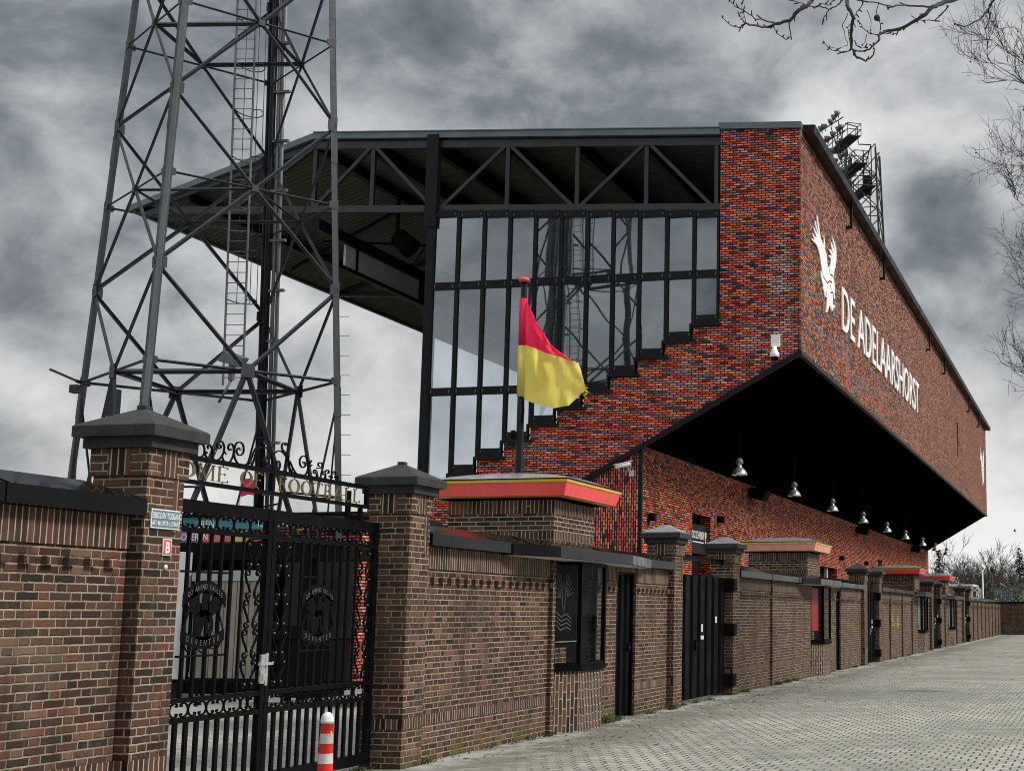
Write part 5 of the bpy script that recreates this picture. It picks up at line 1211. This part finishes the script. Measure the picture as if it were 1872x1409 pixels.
# big plane tree at the right edge of the picture
random.seed(17); tp = Vector((2.1, 31, 0)); T = thing('plane_tree', tp, 'tall bare plane tree at the right edge, full of thin twigs and seed balls', 'tree')
b = MB(); b.tube([tp, tp + ZV * 3, tp + Vector((.1, 0, 7)), tp + Vector((-.05, .1, 11)), tp + Vector((0, 0, 15.5))], [.34, .27, .2, .11, .02], 12); b.build('trunk', 'bark', T)
def rv(): return Vector((random.uniform(-1, 1), random.uniform(-1, 1), random.uniform(-1, 1)))
ends = []; c = MB()
def shoot(p, d, L, r, lev, lift):
    n = 6 if lev == 0 else 4; pts = [p.copy()]; q = p.copy(); d = d.normalized(); ds = []
    for i in range(n):
        d = (d + rv() * (.16 if lev == 0 else .22) + ZV * lift * (i / n)).normalized(); q = q + d * (L / n); pts.append(q.copy()); ds.append(d.copy())
    r1 = .0035
    c.tube(pts, [r + (r1 - r) * (i / n) ** .8 for i in range(n + 1)], 5 if lev == 0 else 3, 0, True, False)
    if lev == 3: return
    if lev >= 2 and random.random() < .3: ends.append(pts[-1])
    for i in range(1, n + 1):
        if lev == 0 and i < 2: continue
        for _ in range((2, 2, 1)[lev] if i < n else 2):
            side = (ds[min(i, n - 1)] * random.uniform(.5, 1.1) + rv() * .8 + ZV * .12).normalized(); f = 1 - .5 * i / n
            shoot(pts[i].lerp(pts[i - 1], random.random() * .8), side, (1.7, .75, .34)[lev] * random.uniform(.6, 1.15) * (f if lev == 0 else 1), max((.022, .011, .0062)[lev] * f, .0045), lev + 1, (.25, .18, .1)[lev])
for k in range(34):
    z = 4.6 + 10.2 * (k / 34) ** 1.0; a = math.pi * random.uniform(.55, 1.6) if k % 3 else random.uniform(0, 6.28)
    L = (5.4 if z < 12.5 else 4.2) * random.uniform(.62, 1.0) * (.8 if z < 6.5 else 1)
    shoot(tp + ZV * z, Vector((math.cos(a), math.sin(a), random.uniform(-.05, .45))), L, .055, 0, .16)
c.build('crown', 'twig', T)
b = MB()
for e in random.sample(ends, min(150, len(ends))): b.lathe([(0, -.02), (.018, -.011), (.022, 0), (.018, .012), (0, .02)], e - ZV * .07, 6); b.tube([e, e - ZV * .05], .003, 3)
b.build('seed_balls', 'fruit', T)['kind'] = 'stuff'
# overhanging boughs of a nearer plane tree whose trunk stands right of the camera
DB = 8.0
def bp(x, y, d=0): return onD(1320 + x / 4.68, y / 4.68, DB + d)
T = thing('plane_tree', (4.2, 6.2, 0), 'nearer plane tree whose bare boughs with one large seed ball hang in from the top', 'tree')
b = MB(); b.tube([(4.2, 6.2, 0), (4.15, 6.25, 2), (4.0, 6.4, 4.2), (3.7, 6.6, 6.5)], [.3, .25, .2, .15], 12); b.build('trunk', 'bark', T)
random.seed(3)
b = MB()
def limb(z, *pts):
    P = [Vector((4.2, 6.2, z))] + [Vector(q) for q in pts[:-1]] + [pts[-1]]; Q_ = []
    for i in range(len(P) - 1):
        for k in range(4): Q_.append(P[i].lerp(P[i + 1], k / 4) + Vector((random.uniform(-1, 1), random.uniform(-1, 1), random.uniform(-1, 1))) * .03 * (i + k > 0))
    Q_.append(P[-1]); n = len(Q_); b.tube(Q_, [.085 - .068 * (i / (n - 1)) ** .6 for i in range(n)], 8)
limb(4.4, (3.0, 6.7, 5.5), (1.2, 7.4, 6.1), bp(1500, -420)); limb(5.2, (3.0, 6.9, 6.2), (1.0, 7.7, 6.4), bp(1500, -420, .2)); limb(3.4, (3.3, 6.5, 4.3), (1.6, 7.3, 4.95), bp(2600, -200)); limb(3.0, (3.2, 6.8, 4.0), (1.6, 7.7, 4.7), bp(2400, -150, .3))
b.build('limb', 'bark', T)
def bough(pts, r0, r1, d=0, twigs=True):
    global b
    P = [bp(x, y, d + .15 * math.sin(i)) for i, (x, y) in enumerate(pts)]; Q_ = [P[0]]
    for a, c in zip(P[:-1], P[1:]):
        for k in (1, 2, 3): Q_.append(a.lerp(c, k / 3) + Vector((random.uniform(-1, 1), random.uniform(-1, 1), random.uniform(-1, 1))) * .004 * (k < 3))
    n = len(Q_); b.tube(Q_, [(r0 + (r1 - r0) * i / (n - 1)) * .5 for i in range(n)], 6)
    if twigs:
        for i in range(2, n, 2):
            d_ = (Q_[i] - Q_[i - 1]).normalized() + Vector((random.uniform(-1, 1), random.uniform(-1, 1), random.uniform(-1, 1))) * .9
            b.tube([Q_[i], Q_[i] + d_.normalized() * random.uniform(.012, .04)], [.005, .003], 4)
    b.lathe([(0, -.008), (.007, 0), (0, .012)], Q_[-1], 5)
b = MB()
bough([(1500, -420), (1150, -250), (880, -120), (770, 0), (740, 45), (620, 125), (580, 178), (455, 205), (400, 232), (345, 235), (250, 215), (205, 200), (160, 238), (80, 222), (5, 150)], .03, .004)
bough([(455, 205), (400, 190), (340, 165), (280, 165), (200, 100), (110, 60), (60, 0), (20, -40)], .009, .004)
bough([(580, 178), (575, 215), (590, 315), (545, 340), (465, 285), (440, 225)], .008, .0035); bough([(205, 200), (185, 180), (150, 140)], .006, .003); bough([(200, 195), (188, 130), (170, 35)], .005, .003)
bough([(740, 45), (690, 30), (605, 5), (560, -20)], .006, .004); bough([(740, 45), (790, 65), (830, 50), (915, 85), (1000, 35), (1030, 0), (1100, -60)], .007, .007); bough([(915, 85), (875, 145), (865, 185)], .006, .0035); bough([(830, 30), (905, 48), (950, 10), (965, -20)], .005, .005)
b.build('bough', 'twig', T); b = MB()
bough([(1500, -420), (1200, -200), (1070, -60), (1070, 0), (1080, 75), (1125, 155), (1110, 250), (1105, 410), (1150, 490), (1230, 525), (1280, 490), (1310, 430), (1295, 380)], .03, .004, .2)
bough([(1105, 410), (1080, 440), (1020, 450), (940, 430), (870, 365)], .008, .004, .2); bough([(1105, 410), (1085, 310), (1075, 240), (1110, 190)], .006, .004, .3); bough([(1130, 350), (1145, 390), (1180, 405), (1240, 412)], .006, .003, .1)
b.build('bough', 'twig', T); b = MB()
bough([(2600, -200), (2200, -70), (2000, -10), (1872, 35), (1800, 60), (1710, 145), (1680, 165), (1530, 245), (1410, 265), (1340, 305), (1340, 350), (1260, 425), (1180, 440), (1140, 440)], .032, .006, .1)
bough([(1125, 155), (1150, 105), (1200, 40), (1205, 5), (1190, -40)], .006, .005, .2); bough([(1800, 60), (1680, 55), (1570, 45), (1470, 60), (1340, 30), (1210, 10), (1120, -20)], .011, .005, .1); bough([(1470, 60), (1420, 80)], .005, .003)
bough([(1340, 300), (1260, 290), (1200, 235), (1165, 185)], .006, .003, .1); bough([(1340, 300), (1355, 225), (1345, 180)], .005, .003); bough([(1530, 245), (1495, 288), (1440, 283)], .006, .003); bough([(1620, 138), (1680, 172), (1820, 180), (1872, 130), (1930, 60)], .004, .008)
b.build('bough', 'twig', T); b = MB()
bough([(2400, -150), (2330, 0), (2280, 80), (2200, 170), (2080, 230), (1990, 210)], .014, .006, .3); bough([(2280, 80), (2290, 150), (2260, 240)], .008, .004, .3)
for pts in ([(1075, 120), (1030, 210), (1050, 300), (1075, 390), (1000, 420), (920, 405)], [(1240, 90), (1275, 180), (1270, 265)], [(1235, 300), (1230, 350), (1200, 390)]): bough(pts, .006, .003, 1.6, False)
b.build('bough', 'twig', T)
b = MB(); c = bp(1325, 155); b.lathe([(0, -.018)] + [(.018 * math.sin(R(a)), -.018 * math.cos(R(a))) for a in range(20, 180, 20)] + [(0, .018)], c, 14); b.tube([c, bp(1322, 90), bp(1340, 35)], .0028, 4); b.build('seed_ball', 'fruit', T)

RMIN = .02
# distance: trees, sheds, lamps
def at(x, y, Y): return onY(x, y, Y)
for (x, ytop, Y, seed, lb, sp, lim) in ((1741, 1000, 152, 21, 'bare tree just beyond the far end of the stand', .8, 8), (1793, 978, 158, 22, 'tallest bare tree in the distance, fan-shaped above the far lamp posts', .62, 9), (1846, 1008, 170, 24, 'thin bare tree left of the distant conifer', .7, 6), (1822, 1030, 150, 25, 'low bare tree behind the grey flat-roofed building', .9, 8), (1770, 1035, 165, 27, 'low bushy bare tree between the two tall bare trees', .9, 8)):
    g = at(x, 1120, Y); h = at(x, ytop, Y).z; g.z = 0
    tree('bare_tree', g, h * 1.05, .13, lb, depth=5, spread=sp, upw=.06, limbs=lim, trunk_h=.2, seed=seed, group='bare trees in the distance')
def conifer(x, ytop, Y, w, lb, seed):
    random.seed(seed); g = at(x, 1120, Y); g.z = 0; h = at(x, ytop, Y).z; T = thing('conifer', g, lb, 'conifer', 'conifers in the distance')
    b = MB(); b.tube([g, g + ZV * h * .9], [.2, .04], 8); b.build('trunk', 'bark', T); c = MB()
    for i in range(2200):
        t = random.random() ** .6; z = h * (1 - t) ; r = w * t * random.uniform(.25, 1) * (.8 + .3 * math.sin(t * 40)); a = random.uniform(0, 6.283); p = g + Vector((math.cos(a) * r, math.sin(a) * r, max(z - r * .25, .3))); s = random.uniform(.16, .34)
        d = Vector((math.cos(a), math.sin(a), random.uniform(-.6, .1))).normalized(); e = d.cross(ZV).normalized(); c.face([p - e * s * .5, p + d * s * 1.5 - e * s * .15, p + d * s * 1.5 + e * s * .15, p + e * s * .5 + ZV * random.uniform(-.1, .1)])
    c.build('crown', 'conifer', T)
conifer(1866, 1000, 165, 3.0, 'dark blue-green conifer at the right edge of the distance', 31); conifer(1718, 1003, 160, 3.2, 'dark conifer half hidden behind the end of the stand', 32)
def shrub(x, y, Y, w, h, lb, seed, mat='ivy'):
    random.seed(seed); g = at(x, 1120, Y); g.z = 0; T = thing('evergreen_bush', g, lb, 'bush', 'evergreen bushes beyond the end wall'); c = MB()
    for i in range(1100):
        a, e, r = random.uniform(0, 6.283), random.uniform(-.2, 1.57), random.uniform(.5, 1) ** .5; k = 1 + .25 * math.sin(3 * a + seed) ; p = g + Vector((math.cos(a) * math.cos(e) * w * r * k, math.sin(a) * math.cos(e) * w * r, .2 + math.sin(max(e, 0)) * h * r * k)); s = random.uniform(.08, .2)
        u = Vector((random.uniform(-1, 1), random.uniform(-1, 1), random.uniform(-1, 1))).normalized(); v = u.orthogonal().normalized(); c.face([p - u * s, p + v * s * .5, p + u * s, p - v * s * .5])
    c.build('crown', mat, T); b = MB(); b.tube([g, g + ZV * h * .5], .08, 6); b.build('trunk', 'bark', T)
shrub(1811, 1085, 134, 1.5, 3.5, 'rounded evergreen bush left of the grey steel shelter', 41); shrub(1856, 1088, 133, 1.9, 3.9, 'larger dark evergreen bush behind the grey steel shelter', 42)
# brushwood belt
random.seed(9); b = MB()
for i in range(9000):
    x = random.uniform(-34, 16); y = random.uniform(172, 205); h = random.uniform(5, 9) * (.75 + .35 * mnoise.noise(Vector((x * .12, 3, 0)))); p = Vector((x, y, 0)); d = Vector((random.uniform(-.35, .35), random.uniform(-.2, .2), 1)).normalized(); w = random.uniform(.02, .07); e = Vector((1, random.uniform(-.5, .5), 0)).normalized() * w; m_ = p + d * h * .5 + e * random.uniform(-6, 6)
    b.face([p - e, p + e, m_ + e * .7, m_ - e * .7]); b.face([m_ - e * .7, m_ + e * .7, p + d * h])
    for k in range(2): q = m_ + d * h * .1 * k; f = Vector((random.uniform(-1, 1), random.uniform(-.4, .4), random.uniform(.2, 1))).normalized() * random.uniform(.6, 1.5); b.face([q - e * .5, q + e * .5, q + f])
tag(b.build('brushwood', 'wood'), 'brown belt of winter brushwood behind the distant sheds', 'wood', kind='stuff')
T = thing('brick_shed', (-12.5, 138, 0), 'pinkish flat-roofed brick shed beyond the end wall, with white edge trim', 'shed')
a, c = at(1735, 1068, 138), at(1777, 1068, 138); b = MB(); b.box(a.x - 3, c.x, 138, 144, 0, a.z - .15); b.build('shed_wall', 'pink', T, uv=True); b = MB(); b.box(a.x - 3.1, c.x + .1, 137.9, 144.1, a.z - .149, a.z + .02); b.box(c.x - .09, c.x + .03, 137.94, 138.05, 0, a.z - .15); b.build('roof', 'white', T)
e = at(1788, 1070, 138); b = MB(); b.box(c.x + .04, e.x, 138.4, 142, 0, e.z - .2); b.build('annexe', 'pink', T, uv=True); b = MB(); b.box(e.x - .2, e.x + .03, 138.2, 138.39, 0, e.z); b.box(c.x + .1, e.x, 138.2, 138.39, e.z - .5, e.z - .35); b.build('annexe_frame', 'white', T)
T = thing('flat_roofed_building', (-7, 150, 0), 'low white building with grey flat roof and brick chimney beyond the shelter', 'building')
a = at(1818, 1066, 150); b = MB(); b.box(a.x, 6, 150, 160, 0, a.z - .35); b.build('building_wall', 'offwhite', T); b = MB(); b.box(a.x - .3, 6.3, 149.6, 160, a.z - .349, a.z); RF = b.build('roof', 'tower', T)
k_ = at(1826, 1053, 152); b = MB(); b.box(k_.x - .35, k_.x + .55, 152, 153, a.z + .002, k_.z); b.build('chimney', 'rust', RF)
for x in (1845, 1862): q = at(x, 1085, 149.98); b = MB(); b.box(q.x - .4, q.x + .4, 149.95, 149.99, 1.0, 2.6); b.build('window', 'dark', T)
T = thing('steel_shelter', (-9, 128, 0), 'open grey steel post shelter above the end wall', 'shelter'); b = MB()
for i, x in enumerate((1828, 1832, 1836, 1840, 1843, 1847, 1866)):
    q = at(x, 1068 + i * 1.2, 122 + i * 2); b.box(q.x - .05, q.x + .05, q.y - .05, q.y + .05, 0, q.z)
q0, q1, q2 = at(1827, 1066, 122), at(1850, 1078, 136), at(1872, 1071, 128); b.bar(q0, q1, .14); b.bar(at(1838, 1072, 130), q2, .16); b.build('posts', 'tower_light', T)
for (x, y, Y, lb, m) in ((1796, 1035, 125, 'slim white street lamp with a cone shade in the distance', 'white'), (1814, 1040, 127, 'grey street lamp post right of the white one in the distance', 'tower')):
    q = at(x, y, Y); T = thing('street_lamp', (q.x, q.y, 0), lb, 'street lamp', 'street lamps in the distance'); b = MB(); b.tube([(q.x, q.y, 0), (q.x, q.y, q.z - .3)], [.075, .05], 8); b.build('post', m, T)
    b = MB(); b.lathe([(.02, .32), (.06, .3), (.2, .0), (.15, -.05), (.06, -.2), (0, -.2)], (q.x, q.y, q.z - .1), 12); b.build('lamp_head', m, T)
T = thing('bird', at(1855, 971, 60), 'tiny bird in flight above the distant trees', 'bird'); q = at(1855, 971, 60); b = MB(); k = .55; b.tube([q - rt * .12 * k, q - rt * .03 * k, q + rt * .06 * k, q + rt * .14 * k], [.006, .018, .016, .004], 8)
for sg in (-1, 1): w0 = q + fw * sg * .012; b.face([w0 - rt * .02, w0 + rt * .04, w0 + fw * sg * .1 + ZV * .09 + rt * .02, w0 + fw * sg * .2 + ZV * .07 + rt * .07, w0 + fw * sg * .09 + ZV * .08 - rt * .02])
b.build('body', 'bird', T)

# ------------------------------------------------------------------ weeds, leaves, litter
random.seed(13); b = MB()
def tuft(x, y, n, h):
    for _ in range(n):
        p = Vector((x + random.gauss(0, .035), y + random.gauss(0, .09), 0)); d = Vector((random.uniform(-.6, .8), random.uniform(-.8, .8), 1)).normalized() * h * random.uniform(.4, 1); e = Vector((d.y, -d.x, 0)).normalized() * .006; b.face([p - e, p + e, p + d * .6 + e * .7 , p + d + Vector((d.x, d.y, -.3 * d.z)) * .3, p + d * .6 - e * .7])
for x, y, n, h in ((-7.16, 15.1, 50, .1), (-7.22, 17.0, 20, .04), (-7.2, 18.2, 40, .07), (-7.16, 18.75, 60, .08), (-7.16, 21.15, 120, .16), (-7.16, 21.55, 60, .09), (-7.22, 21.8, 70, .08), (-7.14, 23.2, 50, .08), (-7.08, 24.3, 120, .14), (-7.2, 25.3, 70, .07), (-7.2, 26.2, 90, .05), (-7.2, 27.2, 90, .05), (-7.14, 29.9, 70, .09), (-7.16, 33.2, 90, .12), (-7.16, 34.2, 90, .12), (-7.16, 35.1, 60, .1), (-7.5, 14.3, 90, .06), (-7.45, 13.9, 60, .04), (-7.16, 44, 60, .1), (-7.16, 53, 60, .1), (-7.16, 57, 60, .1)): tuft(x, y, n, h)
for _ in range(160): tuft(-7.2 + random.uniform(0, .06), random.uniform(15, 60), 4, .04)
for _ in range(140): tuft(-13 + random.gauss(0, .5), random.uniform(23.5, 25.2), 10, .12); 
tag(b.build('weeds', 'grass'), 'green weeds growing along the foot of the brick walls', 'weeds', kind='stuff')
b = MB()
for i in range(1300):
    x = -7.0 + abs(random.gauss(0, 1)) * (.9 if i < 950 else 2.6); y = random.uniform(15.5, 70); s = random.uniform(.015, .05); a = random.uniform(0, 6.28); u = Vector((math.cos(a), math.sin(a), 0)) * s; v = Vector((-math.sin(a), math.cos(a), random.uniform(.1, .5))) * s * .5; p = Vector((x, y, .006))
    b.face([p - u, p + v, p + u + ZV * .008, p - v * .6 + ZV * .004])
tag(b.build('fallen_leaves', 'leaf'), 'dead leaves and grit scattered on the pavers', 'leaves', kind='stuff')
b = MB()
for i in range(90):
    x = -7.0 + abs(random.gauss(0, 1)) * 1.6; y = random.uniform(15.5, 62); s = random.uniform(.008, .02); b.box(x - s, x + s, y - s * 1.5, y + s * 1.5, .002, .008)
tag(b.build('litter', 'paper'), 'tiny white scraps of litter on the pavers', 'litter', kind='stuff')

# ------------------------------------------------------------------ sky and light
SUN_EL, SUN_AZ = R(40), R(84)          # azimuth measured from +Y towards +X
w = bpy.data.worlds.new('World'); sc.world = w; w.use_nodes = True; t = NT(w.node_tree); n = t.n
sky = n.new('ShaderNodeTexSky'); sky.sky_type = 'NISHITA'; sky.sun_disc = False; sky.sun_elevation = SUN_EL; sky.sun_rotation = SUN_AZ; sky.air_density = 1.5; sky.dust_density = 3
d = t.coord('Generated'); s = t.xyz(d); dz = t.m('MAXIMUM', s[2], 0.0)
den = t.m('ADD', dz, .42); px = t.m('DIVIDE', s[0], den); py = t.m('DIVIDE', s[1], den)
P = t.comb(s[0], s[1], t.m('MULTIPLY', s[2], 1.35))
n1 = t.noise(P, 6.5, 10, .52, .35); n2 = t.noise(P, 2.6, 6, .5, .2); n3 = t.noise(P, 17.0, 8, .6, .5)
v = t.m('ADD', t.m('ADD', t.m('MULTIPLY', n1, .62), t.m('MULTIPLY', n2, .3)), t.m('MULTIPLY', n3, .2))
wob = t.n.new('ShaderNodeVectorMath'); wob.operation = 'MULTIPLY_ADD'; t.l.new(t.noise(P, 3.2, 6, .6, 0, 1), wob.inputs[0]); wob.inputs[1].default_value = (.13, .13, .13); t.l.new(d, wob.inputs[2])
for bx, by, rad, amt in ((60, 500, .055, -.11), (860, 60, .07, -.09), (1130, 150, .06, -.09), (1700, 400, .05, -.15), (1760, 360, .03, -.05), (30, 190, .05, -.07), (700, 60, .1, -.02), (260, 300, .07, .03), (480, 90, .05, .02), (1620, 290, .07, .09), (720, 640, .10, .05), (60, 660, .06, .08), (1760, 900, .10, .13), (1680, 640, .05, .06), (1420, 120, .06, -.03), (700, 830, .12, .07), (1500, 220, .04, .05)):
    c_ = ray(bx, by).normalized() + Vector((.065, .065, .065))
    q = t.n.new('ShaderNodeVectorMath'); q.operation = 'DISTANCE'; t.l.new(wob.outputs[0], q.inputs[0]); q.inputs[1].default_value = c_
    v = t.m('ADD', v, t.ss(q.outputs['Value'], rad * 1.35, 0, 0, amt))
cloud = t.ramp(v, [(.40, (.062, .067, .077)), (.475, (.122, .13, .144)), (.525, (.205, .213, .224)), (.57, (.28, .286, .293)), (.62, (.365, .368, .369)), (.72, (.49, .49, .484))])
hz = t.ss(s[2], .12, -.02); cloud = t.mix(t.m('MULTIPLY', hz, .55), cloud, (.66, .67, .67))
gain = t.m('MULTIPLY', t.ss(s[2], .42, .9, 1.0, 2.6), t.m('ADD', 1.0, t.m('MULTIPLY', t.ss(s[0], -.1, .9, 0.0, .6), t.ss(s[2], .1, .5)))); gain = t.m('MULTIPLY', t.m('MULTIPLY', gain, t.ss(s[1], .1, -.7, 1.0, 1.35)), 10.0)
cl = t.mix(1.0, cloud, t.comb(gain, gain, gain), 'MULTIPLY')
bg = n['Background']; t.set(bg.inputs[0], t.mix(.94, sky.outputs[0], cl)); bg.inputs[1].default_value = .1
for nn in n:
    if nn.type == 'MIX': nn.clamp_result = False
sd = bpy.data.lights.new('sun', 'SUN'); so = bpy.data.objects.new('sun', sd); col.objects.link(so); sd.energy = 1.9; sd.angle = R(14); sd.color = (1, .95, .88)
sv = Vector((math.sin(SUN_AZ) * math.cos(SUN_EL), math.cos(SUN_AZ) * math.cos(SUN_EL), math.sin(SUN_EL))); so.rotation_euler = sv.to_track_quat('Z', 'Y').to_euler(); so.location = (20, 10, 40)
sc.view_settings.view_transform = 'Standard'; sc.view_settings.look = 'None'; sc.view_settings.exposure = .75; sc.view_settings.gamma = 1
sc.cycles.filter_width = 1.0; sc.cycles.max_bounces = 8; sc.cycles.transparent_max_bounces = 16; sc.cycles.sample_clamp_indirect = 8
for o in list(sc.objects):
    if o.type == 'EMPTY': o.hide_render = False
